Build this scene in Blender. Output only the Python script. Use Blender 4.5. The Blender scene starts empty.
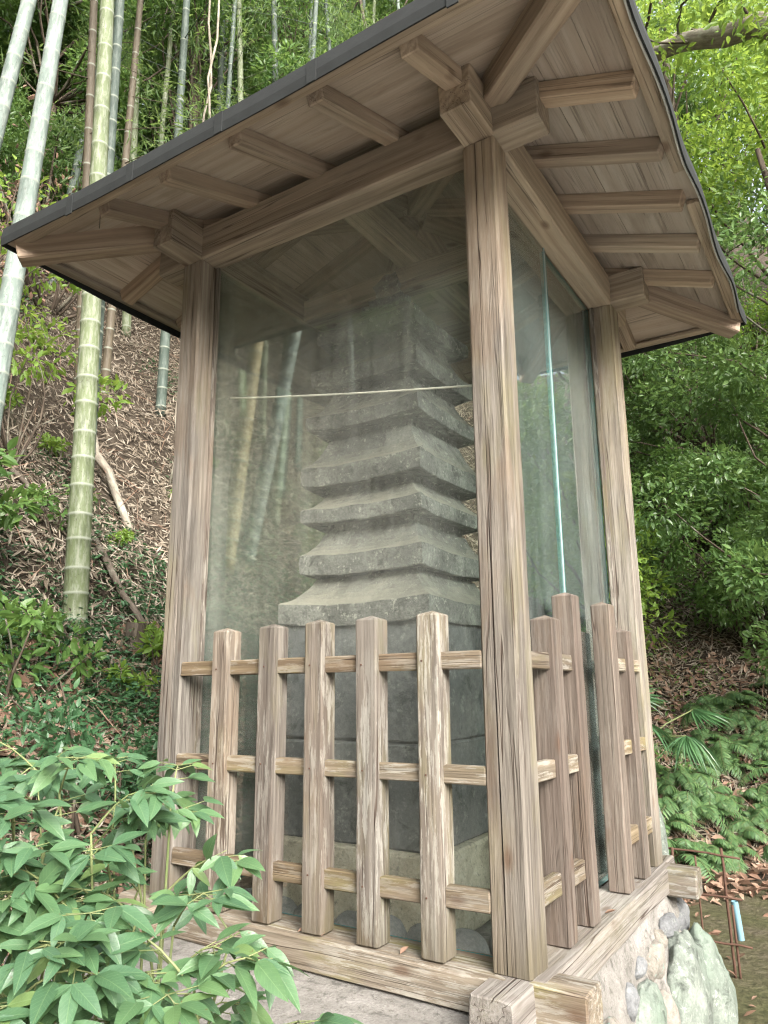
import bpy, math, random
import numpy as np
from mathutils import Vector, Matrix

random.seed(7)
RNG = np.random.default_rng(11)
scene = bpy.context.scene
COL = scene.collection
W, D, H, S = 1.359, 1.366, 2.335, 0.105      # shelter width, depth, beam underside, post size
CAM = np.array([0.7643, -1.8342, 0.7104])

# ------------------------------------------------------------------ node helper
class NB:
    def __init__(self, name):
        self.m = bpy.data.materials.new(name)
        self.m.use_nodes = True
        self.nt = self.m.node_tree
        self.nt.nodes.clear()
    def n(self, t, ins=None, **props):
        nd = self.nt.nodes.new(t)
        for k, v in props.items():
            setattr(nd, k, v)
        for k, v in (ins or {}).items():
            self.set(nd.inputs[k], v)
        return nd
    def set(self, sock, v):
        if isinstance(v, bpy.types.NodeSocket):
            self.nt.links.new(v, sock)
        elif isinstance(v, (tuple, list)):
            if sock.type == 'RGBA' and len(v) == 3:
                v = (*v, 1)
            sock.default_value = v
        else:
            sock.default_value = v
    def math(self, op, a, b=0.0, clamp=False):
        nd = self.n('ShaderNodeMath', {0: a, 1: b}, operation=op, use_clamp=clamp)
        return nd.outputs[0]
    def mapr(self, v, a, b, c=0.0, d=1.0):
        return self.n('ShaderNodeMapRange', {0: v, 1: a, 2: b, 3: c, 4: d}).outputs[0]
    def noise(self, vec, scale=1.0, detail=4.0, rough=0.55, dist=0.0):
        return self.n('ShaderNodeTexNoise', {'Vector': vec, 'Scale': scale, 'Detail': detail, 'Roughness': rough, 'Distortion': dist}).outputs['Fac']
    def scale(self, vec, s):
        return self.n('ShaderNodeVectorMath', {0: vec, 1: s}, operation='MULTIPLY').outputs[0]
    def ramp(self, f, stops):
        nd = self.n('ShaderNodeValToRGB', {'Fac': f})
        el = nd.color_ramp.elements
        while len(el) < len(stops):
            el.new(0.5)
        for e, (p, c) in zip(el, stops):
            e.position = p
            e.color = (*c, 1)
        return nd.outputs['Color']
    def mix(self, f, a, b, mode='MIX'):
        nd = self.n('ShaderNodeMix', data_type='RGBA', blend_type=mode)
        self.set(nd.inputs['Factor'], f)
        self.set(nd.inputs[6], a)
        self.set(nd.inputs[7], b)
        return nd.outputs[2]
    def attr(self, name):
        return self.n('ShaderNodeAttribute', attribute_name=name)
    def bump(self, h, strength=0.3, dist=0.004):
        return self.n('ShaderNodeBump', {'Height': h, 'Strength': strength, 'Distance': dist}).outputs[0]
    def out(self, sh):
        o = self.n('ShaderNodeOutputMaterial')
        self.nt.links.new(sh, o.inputs['Surface'])
        return self.m
    def principled(self, **k):
        ins = {a.replace('_', ' '): v for a, v in k.items()}
        return self.n('ShaderNodeBsdfPrincipled', ins).outputs[0]

# ------------------------------------------------------------------ materials
def wood(name, dark, mid, light, weather=0.3, zwear=None, lichen=0.0, algae=0.0, crack=1.0,
         wdark=(0.064, 0.055, 0.047), wlight=(0.220, 0.202, 0.180), gs=1.0, fib=0.30, stain=0.5, groove=0.55, feet=False):
    b = NB(name)
    g = b.attr('grain').outputs['Vector']
    n1 = b.noise(b.scale(g, (0.75, 22 * gs, 22 * gs)), 1, 5, 0.64, 0.12)
    n2 = b.noise(b.scale(g, (4.5, 120, 120)), 1, 4, 0.70)
    nl = b.noise(b.scale(g, (1.3, 5, 5)), 1, 3, 0.5)
    wv = b.n('ShaderNodeTexWave', {'Vector': b.scale(g, (0.22, 1, 1)), 'Scale': 16.0 * gs, 'Distortion': 5.0, 'Detail': 2.0,
                                   'Detail Scale': 0.7}, wave_type='RINGS', rings_direction='X').outputs['Fac']
    f = b.math('ADD', b.math('MULTIPLY', n1, 0.86 - fib), b.math('MULTIPLY', wv, 0.14))
    f = b.math('ADD', f, b.math('MULTIPLY', n2, fib))
    fresh = b.ramp(f, [(0.30, dark), (0.52, mid), (0.72, light)])
    worn = b.ramp(b.math('ADD', b.math('MULTIPLY', n2, 0.45), b.math('MULTIPLY', n1, 0.55)),
                  [(0.36, wdark), (0.5, tuple((p + q) / 2 for p, q in zip(wdark, wlight))), (0.62, wlight)])
    wf = b.math('MULTIPLY_ADD', b.math('SUBTRACT', nl, 0.5), 1.6)
    b.nt.nodes[-1]
    wfn = b.nt.nodes[-1]
    if zwear:
        z = b.n('ShaderNodeSeparateXYZ', {0: b.n('ShaderNodeNewGeometry').outputs['Position']}).outputs['Z']
        b.set(wfn.inputs[2], b.mapr(z, zwear[0], zwear[1], weather, zwear[2]))
    else:
        wfn.inputs[2].default_value = weather
    wf = b.math('MULTIPLY', wf, 1.0, True)
    col = b.mix(wf, fresh, worn)
    if algae:
        na = b.noise(b.scale(g, (2.2, 9, 9)), 1, 4, 0.6)
        col = b.mix(b.math('MULTIPLY', b.mapr(na, 0.52, 0.68), algae), col, (0.17, 0.155, 0.065))
    if lichen:
        nk = b.noise(b.scale(g, (7, 58, 58)), 1, 9, 0.74)
        nm = b.noise(b.scale(g, (1.6, 3, 3)), 1, 2)
        fl = b.math('MULTIPLY', b.mapr(nk, 0.505, 0.555), b.mapr(nm, 0.38, 0.52))
        col = b.mix(b.math('MULTIPLY', fl, lichen), col, (0.33, 0.315, 0.278))
    # brown water stains with an edge of their own
    ns = b.noise(b.scale(g, (1.7, 6.5, 6.5)), 1, 6, 0.62, 0.5)
    col = b.mix(b.math('MULTIPLY', b.mapr(ns, 0.53, 0.63), stain), col, b.mix(n1, (0.075, 0.052, 0.035), (0.20, 0.145, 0.10)))
    # knots
    vk = b.n('ShaderNodeTexVoronoi', {'Vector': b.scale(g, (3.2, 7, 7)), 'Scale': 1.0, 'Randomness': 1.0}).outputs['Distance']
    kn = b.mapr(vk, 0.05, 0.13, 1, 0)
    col = b.mix(b.math('MULTIPLY', kn, 0.65), col, (0.09, 0.05, 0.03))
    # each piece weathered a little differently; darker feet near the sill
    oi = b.n('ShaderNodeObjectInfo').outputs['Random']
    oh = b.math('FRACT', b.math('MULTIPLY', oi, 7.31))
    col = b.mix(1.0, col, b.mix(oi, (0.74, 0.74, 0.75), (1.04, 1.03, 1.00)), 'MULTIPLY')
    col = b.mix(1.0, col, b.mix(oh, (1.01, 0.995, 0.965), (0.95, 0.99, 1.02)), 'MULTIPLY')
    if feet:
        zz = b.n('ShaderNodeSeparateXYZ', {0: b.n('ShaderNodeNewGeometry').outputs['Position']}).outputs['Z']
        zf = b.math('ADD', zz, b.math('MULTIPLY', b.noise(b.scale(g, (3, 30, 30)), 1, 4, 0.6), 0.34))
        col = b.mix(b.math('MULTIPLY', b.mapr(zf, 0.17, 0.34, 1, 0), 0.6), col, (0.075, 0.062, 0.036))
    # drying cracks
    nc = b.noise(b.scale(g, (0.55, 27, 27)), 1, 2, 0.5, 0.2)
    ck = b.mapr(b.math('ABSOLUTE', b.math('SUBTRACT', nc, 0.5)), 0.004, 0.013, 1, 0)
    ckm = b.mapr(b.noise(b.scale(g, (1.1, 6, 6)), 1, 2), 0.48, 0.56)
    ck = b.math('MULTIPLY', b.math('MULTIPLY', ck, ckm), crack)
    col = b.mix(b.math('MULTIPLY', ck, 0.85), col, (0.035, 0.022, 0.015))
    ng = b.noise(b.scale(g, (0.8, 60, 60)), 1, 2, 0.5, 0.05)
    gr = b.mapr(b.math('ABSOLUTE', b.math('SUBTRACT', ng, 0.5)), 0.0, 0.024, 1, 0)
    gr = b.math('MULTIPLY', gr, b.mapr(b.noise(b.scale(g, (2.0, 10, 10)), 1, 3), 0.40, 0.58))
    col = b.mix(b.math('MULTIPLY', gr, groove), col, b.mix(0.75, col, (0.03, 0.022, 0.017)))
    ck = b.math('MAXIMUM', ck, b.math('MULTIPLY', gr, 0.6))
    hgt = b.math('SUBTRACT', b.math('ADD', b.math('MULTIPLY', n2, 0.7), b.math('MULTIPLY', n1, 0.7)), b.math('MULTIPLY', ck, 1.0))
    nrm = b.bump(hgt, 0.6, 0.005)
    return b.out(b.principled(Base_Color=col, Roughness=0.82, Normal=nrm, Specular_IOR_Level=0.25))

def stone(name, c1, c2, c3, scale=6.0, fleck=(0.5, 0.5, 0.45), fl=0.5, dust=None, bump=0.5, green=None):
    b = NB(name)
    p = b.n('ShaderNodeTexCoord').outputs['Object']
    n1 = b.noise(p, scale, 6, 0.62)
    n2 = b.noise(p, scale * 14, 5, 0.7)
    n3 = b.noise(p, scale * 0.45, 3, 0.5)
    col = b.ramp(b.math('ADD', b.math('MULTIPLY', n1, 0.6), b.math('MULTIPLY', n2, 0.4)), [(0.34, c1), (0.5, c2), (0.66, c3)])
    if green:
        col = b.mix(b.mapr(n3, 0.46, 0.62), col, green)
    nf = b.noise(p, scale * 5, 8, 0.75)
    col = b.mix(b.math('MULTIPLY', b.mapr(nf, 0.57, 0.63), fl), col, fleck)
    nd_ = b.noise(p, scale * 2.3, 9, 0.7, 0.6)
    col = b.mix(b.math('MULTIPLY', b.mapr(nd_, 0.54, 0.64), 0.65), col, tuple(x * 0.45 for x in c1))
    if dust:
        nz = b.n('ShaderNodeSeparateXYZ', {0: b.n('ShaderNodeNewGeometry').outputs['Normal']}).outputs['Z']
        col = b.mix(b.math('MULTIPLY', b.mapr(nz, 0.35, 0.75), b.mapr(n1, 0.3, 0.6, 0.55, 0.95)), col, dust)
    nrm = b.bump(b.math('ADD', n1, b.math('MULTIPLY', n2, 0.5)), bump, 0.012)
    return b.out(b.principled(Base_Color=col, Roughness=0.9, Normal=nrm, Specular_IOR_Level=0.2))

def leafmat(name, dark, mid, light, trans=0.35, rough=0.42, spec=0.4, tcol=None):
    b = NB(name)
    r = b.attr('rnd').outputs['Fac']
    col = b.ramp(r, [(0.0, dark), (0.5, mid), (1.0, light)])
    p = b.n('ShaderNodeTexCoord').outputs['Object']
    col = b.mix(0.35, col, b.mix(b.noise(p, 9, 3), tuple(x * 0.55 for x in mid), tuple(min(1, x * 1.5) for x in mid)))
    pr = b.principled(Base_Color=col, Roughness=rough, Specular_IOR_Level=spec)
    tr = b.n('ShaderNodeBsdfTranslucent', {'Color': b.mix(0.6, col, tcol or tuple(min(1, x * 1.5) for x in light))}).outputs[0]
    return b.out(b.n('ShaderNodeMixShader', {0: trans, 1: pr, 2: tr}).outputs[0])

def plain(name, c, rough=0.6, metallic=0.0, var=0.25, scale=20, bump=0.1, spec=0.4):
    b = NB(name)
    p = b.n('ShaderNodeTexCoord').outputs['Object']
    n = b.noise(p, scale, 5, 0.6)
    col = b.mix(n, tuple(x * (1 - var) for x in c), tuple(min(1, x * (1 + var)) for x in c))
    return b.out(b.principled(Base_Color=col, Roughness=rough, Metallic=metallic, Normal=b.bump(n, bump, 0.01), Specular_IOR_Level=spec))

def glassmat(name, dust_lo, dust_hi, tint, dustcol, refl=1.0):
    b = NB(name)
    g = b.n('ShaderNodeTexCoord').outputs['Object']
    streak = b.noise(b.scale(g, (26, 26, 1.1)), 1, 5, 0.65)
    cloud = b.noise(g, 2.6, 4, 0.55)
    speck = b.noise(g, 170, 2, 0.5)
    d = b.math('ADD', b.math('MULTIPLY', streak, 0.5), b.math('MULTIPLY', cloud, 0.5))
    d = b.mapr(d, 0.36, 0.66, dust_lo, dust_hi)
    d = b.math('ADD', d, b.mapr(speck, 0.70, 0.74, 0, 0.28), True)
    fr = b.n('ShaderNodeFresnel', {'IOR': 1.52}).outputs[0]
    fr = b.math('MULTIPLY', fr, refl, True)
    tr = b.n('ShaderNodeBsdfTransparent', {'Color': tint}).outputs[0]
    gl = b.n('ShaderNodeBsdfGlossy', {'Color': (0.95, 1, 0.98), 'Roughness': 0.02}).outputs[0]
    df = b.n('ShaderNodeBsdfDiffuse', {'Color': dustcol}).outputs[0]
    s = b.n('ShaderNodeMixShader', {0: fr, 1: tr, 2: gl}).outputs[0]
    s = b.n('ShaderNodeMixShader', {0: d, 1: s, 2: df}).outputs[0]
    return b.out(s)

def bamboomat(name, c1, c2, bloom, bl):
    b = NB(name)
    g = b.attr('grain').outputs['Vector']
    sep = b.n('ShaderNodeSeparateXYZ', {0: g})
    n = b.noise(b.scale(g, (1.2, 6, 6)), 1, 4, 0.6)
    n2 = b.noise(b.scale(g, (9, 45, 45)), 1, 4, 0.7)
    col = b.mix(n, c1, c2)
    col = b.mix(b.math('MULTIPLY', b.mapr(n2, 0.45, 0.62), bl), col, bloom)
    n4 = b.noise(b.scale(g, (2.5, 12, 12)), 1, 7, 0.7)
    col = b.mix(b.math('MULTIPLY', b.mapr(n4, 0.54, 0.64), 0.55), col, tuple(x * 0.45 for x in c1))
    n5 = b.noise(b.scale(g, (70, 70, 70)), 1, 2, 0.5)
    col = b.mix(b.math('MULTIPLY', b.mapr(n5, 0.64, 0.7), 0.5), col, (0.05, 0.045, 0.03))
    rn = b.attr('rnd').outputs['Fac']       # 1 at node rings
    col = b.mix(b.math('MULTIPLY', rn, 0.7), col, (0.22, 0.24, 0.195))
    return b.out(b.principled(Base_Color=col, Roughness=0.62, Specular_IOR_Level=0.25, Normal=b.bump(n2, 0.12, 0.003)))

def barkmat(name, c1, c2, lich=0.3):
    b = NB(name)
    g = b.attr('grain').outputs['Vector']
    n = b.noise(b.scale(g, (7, 22, 22)), 1, 6, 0.65)
    n2 = b.noise(b.scale(g, (3, 4, 4)), 1, 5, 0.7)
    col = b.mix(b.mapr(n, 0.35, 0.65), c1, c2)
    col = b.mix(b.math('MULTIPLY', b.mapr(n2, 0.54, 0.62), lich), col, (0.33, 0.35, 0.28))
    return b.out(b.principled(Base_Color=col, Roughness=0.9, Normal=b.bump(n, 0.7, 0.012), Specular_IOR_Level=0.2))

M = {}
TAN = ((0.235, 0.175, 0.122), (0.355, 0.28, 0.207), (0.46, 0.38, 0.29))
M['beam'] = wood('beam_wood', *TAN, weather=0.12, crack=0.7, gs=0.8, fib=0.22, groove=0.35, stain=0.3)
M['post'] = wood('post_wood', *TAN, weather=0.5, zwear=(2.3, 1.3, 1.05), lichen=0.14, algae=0.35, stain=0.45, feet=True)
M['rafter'] = wood('rafter_wood', (0.24, 0.175, 0.125), (0.36, 0.275, 0.205), (0.46, 0.37, 0.285), weather=0.1, crack=0.5, gs=0.8, fib=0.22, groove=0.35, stain=0.3)
M['soffit'] = wood('soffit_wood', (0.34, 0.265, 0.205), (0.43, 0.345, 0.275), (0.51, 0.425, 0.345), weather=0.3, crack=0.5, gs=0.42, fib=0.07,
                   wdark=(0.26, 0.205, 0.165), wlight=(0.45, 0.38, 0.315), stain=0.3, groove=0.3)
M['picket'] = wood('picket_wood', (0.10, 0.07, 0.05), (0.17, 0.125, 0.095), (0.25, 0.195, 0.15), weather=0.9, lichen=0.6, algae=0.4,
                   wdark=(0.068, 0.056, 0.047), wlight=(0.215, 0.192, 0.166), feet=True)
M['picket_brown'] = wood('brown_picket_wood', (0.085, 0.06, 0.047), (0.14, 0.102, 0.082), (0.21, 0.16, 0.132), weather=0.75, lichen=0.12,
                         wdark=(0.060, 0.047, 0.038), wlight=(0.175, 0.148, 0.124))
M['rail'] = wood('rail_wood', (0.095, 0.066, 0.036), (0.17, 0.125, 0.072), (0.27, 0.21, 0.135), weather=0.3, lichen=0.5, algae=0.7)
M['sill'] = wood('sill_wood', (0.09, 0.066, 0.04), (0.155, 0.12, 0.078), (0.24, 0.195, 0.14), weather=0.6, lichen=0.6, algae=0.9,
                 wdark=(0.095, 0.076, 0.058), wlight=(0.26, 0.228, 0.19), stain=0.7)
M['sill_pale'] = wood('lit_sill_wood', (0.12, 0.10, 0.08), (0.195, 0.17, 0.143), (0.29, 0.26, 0.225), weather=0.9, lichen=0.5, algae=0.3,
                      wdark=(0.125, 0.108, 0.093), wlight=(0.31, 0.285, 0.258), stain=0.35)  # strong light on the right sill put into paler wood tones
M['pagoda'] = stone('pagoda_stone', (0.07, 0.072, 0.067), (0.15, 0.152, 0.14), (0.30, 0.30, 0.275), 7, (0.48, 0.47, 0.42), 0.65,
                    dust=(0.28, 0.265, 0.22), bump=0.8)
M['pagoda_body'] = stone('pagoda_body_stone', (0.07, 0.074, 0.076), (0.108, 0.112, 0.113), (0.17, 0.174, 0.17), 4, (0.33, 0.34, 0.31), 0.3, bump=0.35)
M['pagoda_base'] = stone('pagoda_base_stone', (0.28, 0.25, 0.19), (0.42, 0.385, 0.30), (0.55, 0.51, 0.42), 7, (0.12, 0.12, 0.10), 0.6, bump=0.8)
M['concrete'] = stone('plinth_concrete', (0.135, 0.128, 0.115), (0.21, 0.20, 0.183), (0.31, 0.298, 0.278), 9, (0.075, 0.068, 0.055), 0.6, bump=1.0)
M['green_stone'] = stone('green_stone', (0.075, 0.085, 0.075), (0.145, 0.165, 0.143), (0.245, 0.275, 0.238), 6, (0.34, 0.37, 0.325), 0.6, bump=1.0,
                         green=(0.14, 0.175, 0.142))
M['cream_stone'] = stone('cream_stone', (0.11, 0.10, 0.085), (0.18, 0.165, 0.142), (0.255, 0.235, 0.205), 7, (0.11, 0.30, 0.27), 0.4, bump=0.7)
M['grey_stone'] = stone('grey_stone', (0.085, 0.087, 0.09), (0.145, 0.15, 0.153), (0.22, 0.225, 0.225), 6, (0.26, 0.28, 0.25), 0.4, bump=0.7)
M['river'] = stone('river_stone', (0.13, 0.135, 0.135), (0.20, 0.205, 0.205), (0.29, 0.295, 0.29), 8, (0.35, 0.35, 0.33), 0.3, bump=0.2)
M['roof'] = plain('roof_sheet', (0.011, 0.013, 0.013), 0.85, 0.0, 0.5, 14, 0.25)
M['drip'] = plain('drip_metal', (0.42, 0.42, 0.40), 0.45, 0.3, 0.3, 14)
M['rust'] = plain('rusty_iron', (0.085, 0.045, 0.03), 0.85, 0.2, 0.4, 60, 0.4)
M['pipe'] = plain('blue_plastic', (0.15, 0.27, 0.32), 0.45, 0, 0.08, 12, 0.02)
M['mirror_line'] = plain('pale_mirror_line', (0.62, 0.60, 0.53), 0.7, 0, 0.1, 60)
M['nest'] = plain('papery_nest', (0.46, 0.42, 0.36), 0.9, 0, 0.55, 55, 0.8)
M['glass_front'] = glassmat('dusty_front_glass', 0.018, 0.085, (0.975, 0.985, 0.97), (0.47, 0.49, 0.45), 0.23)
M['glass_side'] = glassmat('streaked_side_glass', 0.015, 0.095, (0.91, 0.965, 0.955), (0.52, 0.58, 0.56), 1.7)
M['glass_back'] = glassmat('clear_back_glass', 0.02, 0.06, (0.93, 0.96, 0.94), (0.5, 0.55, 0.5), 0.8)
bb = NB('glass_edge'); M['glass_edge'] = bb.out(bb.principled(Base_Color=(0.05, 0.24, 0.25), Roughness=0.2))

def nandinamat():
    b = NB('nandina_leaf')
    r = b.attr('rnd').outputs['Fac']; uv = b.attr('luv').outputs['Vector']
    sp = b.n('ShaderNodeSeparateXYZ', {0: uv}); u, v, w = sp.outputs
    col = b.ramp(r, [(0.0, (0.028, 0.076, 0.042)), (0.4, (0.062, 0.138, 0.068)), (0.75, (0.115, 0.212, 0.082)), (1.0, (0.21, 0.29, 0.085))])
    col = b.mix(0.5, col, b.mix(b.noise(uv, 5, 5, 0.6), (0.030, 0.078, 0.042), (0.115, 0.205, 0.10)))
    av = b.math('ABSOLUTE', v)
    mid = b.mapr(av, 0.0, 0.012, 1, 0)
    # side veins run forward from the midrib
    ph = b.math('SINE', b.math('MULTIPLY', b.math('SUBTRACT', u, b.math('MULTIPLY', av, 1.3)), 62.0))
    side = b.math('MULTIPLY', b.mapr(ph, 0.80, 1.0), 0.35)
    vein = b.math('MAXIMUM', mid, side)
    col = b.mix(b.math('MULTIPLY', vein, 0.45), col, (0.19, 0.29, 0.13))
    spot = b.mapr(b.noise(b.scale(uv, (1, 1, 7)), 6.5, 3, 0.6), 0.70, 0.73)
    col = b.mix(b.math('MULTIPLY', spot, 0.9), col, (0.11, 0.065, 0.025))
    dust = b.mapr(b.noise(b.scale(uv, (1, 1, 3)), 30, 4, 0.7), 0.62, 0.70)
    col = b.mix(b.math('MULTIPLY', dust, 0.3), col, (0.30, 0.32, 0.26))
    nrm = b.bump(b.math('SUBTRACT', b.noise(uv, 9, 3), b.math('MULTIPLY', vein, 0.5)), 0.35, 0.002)
    pr = b.principled(Base_Color=col, Roughness=0.36, Specular_IOR_Level=0.5, Normal=nrm)
    tr = b.n('ShaderNodeBsdfTranslucent', {'Color': b.mix(0.5, col, (0.22, 0.36, 0.09))}).outputs[0]
    return b.out(b.n('ShaderNodeMixShader', {0: 0.3, 1: pr, 2: tr}).outputs[0])
M['nandina'] = nandinamat()
M['evergreen'] = leafmat('evergreen_leaf', (0.035, 0.078, 0.028), (0.085, 0.155, 0.045), (0.185, 0.28, 0.075), 0.36, 0.36, 0.45)
M['bright'] = leafmat('bright_leaf', (0.08, 0.15, 0.03), (0.15, 0.25, 0.045), (0.26, 0.36, 0.08), 0.45, 0.45, 0.35, (0.42, 0.55, 0.09))  # sunlit glow of the upper right foliage put into a lighter leaf colour
M['midleaf'] = leafmat('mid_leaf', (0.038, 0.090, 0.028), (0.090, 0.172, 0.045), (0.19, 0.29, 0.07), 0.4, 0.4, 0.45)
M['bamboo_leaf'] = leafmat('bamboo_leaf', (0.030, 0.062, 0.022), (0.075, 0.13, 0.042), (0.24, 0.33, 0.09), 0.42, 0.5, 0.3)
M['fern'] = leafmat('fern_leaf', (0.046, 0.105, 0.045), (0.088, 0.165, 0.065), (0.16, 0.25, 0.09), 0.34, 0.45, 0.35)
M['cover'] = leafmat('ground_cover_leaf', (0.022, 0.060, 0.028), (0.048, 0.115, 0.050), (0.09, 0.18, 0.07), 0.28, 0.4, 0.4)
M['palm'] = leafmat('palm_leaf', (0.03, 0.085, 0.035), (0.055, 0.13, 0.05), (0.10, 0.19, 0.08), 0.25, 0.35, 0.5)
M['litter'] = leafmat('dead_leaf', (0.080, 0.062, 0.045), (0.22, 0.185, 0.142), (0.47, 0.43, 0.36), 0.12, 0.7, 0.2)
M['litter_brown'] = leafmat('dead_brown_leaf', (0.085, 0.05, 0.034), (0.20, 0.125, 0.088), (0.40, 0.31, 0.235), 0.12, 0.7, 0.2)
M['stem'] = barkmat('green_stem', (0.10, 0.13, 0.05), (0.20, 0.22, 0.10), 0.1)
M['bark'] = barkmat('dark_bark', (0.045, 0.034, 0.026), (0.12, 0.095, 0.072), 0.35)
M['palebark'] = barkmat('pale_bark', (0.14, 0.12, 0.095), (0.30, 0.27, 0.22), 0.5)
M['deadwood'] = barkmat('dead_wood', (0.05, 0.04, 0.03), (0.12, 0.10, 0.08), 0.2)
M['bamboo_green'] = bamboomat('bamboo_green', (0.080, 0.102, 0.050), (0.122, 0.146, 0.076), (0.195, 0.212, 0.158), 0.85)
M['bamboo_pale'] = bamboomat('bamboo_pale', (0.105, 0.138, 0.12), (0.155, 0.19, 0.167), (0.23, 0.26, 0.236), 0.8)
M['bamboo_blue'] = bamboomat('bamboo_blue', (0.038, 0.055, 0.045), (0.07, 0.092, 0.076), (0.125, 0.148, 0.127), 0.6)
M['bamboo_dead'] = bamboomat('bamboo_dead', (0.06, 0.048, 0.032), (0.10, 0.082, 0.055), (0.14, 0.122, 0.092), 0.5)

M['bamboo_tan'] = bamboomat('bamboo_tan', (0.22, 0.17, 0.08), (0.33, 0.27, 0.14), (0.40, 0.35, 0.22), 0.5)
def groundmat():
    b = NB('ground_soil')
    p = b.n('ShaderNodeTexCoord').outputs['Object']
    hill = b.attr('hill').outputs['Fac']
    n1 = b.noise(p, 2.2, 6, 0.65)
    n2 = b.noise(p, 26, 6, 0.7)
    n3 = b.noise(p, 0.9, 3, 0.5)
    soil = b.ramp(b.math('ADD', b.math('MULTIPLY', n1, 0.5), b.math('MULTIPLY', n2, 0.5)),
                  [(0.34, (0.022, 0.017, 0.012)), (0.5, (0.058, 0.046, 0.034)), (0.66, (0.12, 0.10, 0.077))])
    moss = b.ramp(b.math('ADD', b.math('MULTIPLY', n1, 0.45), b.math('MULTIPLY', n2, 0.55)),
                  [(0.36, (0.055, 0.062, 0.028)), (0.52, (0.115, 0.12, 0.055)), (0.66, (0.21, 0.20, 0.12))])
    col = b.mix(b.mapr(b.math('ADD', hill, b.math('MULTIPLY', n1, 0.8)), 0.2, 0.6), moss, soil)
    return b.out(b.principled(Base_Color=col, Roughness=0.95, Specular_IOR_Level=0.15,
                              Normal=b.bump(b.math('ADD', n1, n2), 0.9, 0.05)))
M['ground'] = groundmat()

# ------------------------------------------------------------------ mesh helpers
ORG = {}
def np_mesh(name, V, F, attrs=None, smooth=False, mats=(), fmat=None):
    """F: list of (m,k) int arrays, each with its own corner count"""
    V = np.asarray(V, dtype=np.float32)
    me = bpy.data.meshes.new(name)
    F = [np.asarray(f, dtype=np.int32) for f in F if len(f)]
    nl = sum(f.size for f in F); nf = sum(len(f) for f in F)
    me.vertices.add(len(V)); me.loops.add(nl); me.polygons.add(nf)
    me.vertices.foreach_set('co', V.ravel())
    me.loops.foreach_set('vertex_index', np.concatenate([f.ravel() for f in F]))
    st = []; o = 0
    for f in F:
        k = f.shape[1]
        st.append(o + np.arange(len(f), dtype=np.int32) * k); o += f.size
    me.polygons.foreach_set('loop_start', np.concatenate(st).astype(np.int32))
    for m in mats:
        me.materials.append(m)
    if fmat is not None:
        me.polygons.foreach_set('material_index', np.asarray(fmat, dtype=np.int32))
    me.polygons.foreach_set('use_smooth', np.full(nf, smooth, dtype=bool))
    for k, a in (attrs or {}).items():
        a = np.asarray(a, dtype=np.float32)
        if a.ndim == 2:
            at = me.attributes.new(k, 'FLOAT_VECTOR', 'POINT'); at.data.foreach_set('vector', a.ravel())
        else:
            at = me.attributes.new(k, 'FLOAT', 'POINT'); at.data.foreach_set('value', a)
    me.update(calc_edges=True)
    me.validate()
    return me

def thing(name, label, cat, loc=(0, 0, 0), group=None):
    o = bpy.data.objects.new(name, None); COL.objects.link(o)
    o.location = loc; o.empty_display_size = 0.1
    o['label'] = label; o['category'] = cat
    if group: o['group'] = group
    ORG[o.name] = np.array(loc, float)
    return o
def tag(o, label, cat, group=None, kind=None):
    o['label'] = label
    if cat: o['category'] = cat
    if group: o['group'] = group
    if kind: o['kind'] = kind
    return o
def obj(name, V, F, mat, parent=None, org=(0, 0, 0), attrs=None, smooth=False, label=None, mats=None, fmat=None):
    """world-space verts; stored relative to the parent's origin, or to org for a top-level mesh"""
    o_ = ORG[parent.name] if parent is not None else np.asarray(org, float)
    me = np_mesh(name, np.asarray(V, float) - o_, F, attrs, smooth, mats or [mat], fmat)
    o = bpy.data.objects.new(name, me); COL.objects.link(o)
    if parent is not None:
        o.parent = parent; ORG[o.name] = o_
    else:
        o.location = tuple(o_); ORG[o.name] = o_
    if label: o['label'] = label
    return o
def dup(root, loc, rz=0.0, sc=1.0, label=None, group=None, tilt=(0, 0)):
    r = root.copy(); COL.objects.link(r)
    r.location = loc; r.rotation_euler = (tilt[0], tilt[1], rz); r.scale = (sc, sc, sc)
    if label: r['label'] = label
    if group: r['group'] = group
    for ch in list(root.children):
        c = ch.copy(); COL.objects.link(c); c.parent = r
        for g in list(ch.children):
            d = g.copy(); COL.objects.link(d); d.parent = c
    return r

class Geo:
    """collects pieces of one mesh"""
    def __init__(s): s.V = []; s.F = {}; s.n = 0; s.A = {}
    def add(s, V, F, **attrs):
        V = np.asarray(V, float)
        for f in F:
            f = np.asarray(f)
            if len(f): s.F.setdefault(f.shape[1], []).append(f + s.n)
        s.V.append(V); s.n += len(V)
        for k, a in attrs.items(): s.A.setdefault(k, []).append(np.asarray(a, float))
        return s
    def get(s):
        return np.vstack(s.V), [np.vstack(f) for f in s.F.values()], {k: np.concatenate(a) for k, a in s.A.items()}
    def obj(s, name, mat, parent=None, **k):
        V, F, A = s.get()
        return obj(name, V, F, mat, parent, attrs=A, **k)

def unit(v):
    v = np.asarray(v, float); return v / (np.linalg.norm(v, axis=-1, keepdims=True) + 1e-12)

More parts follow.
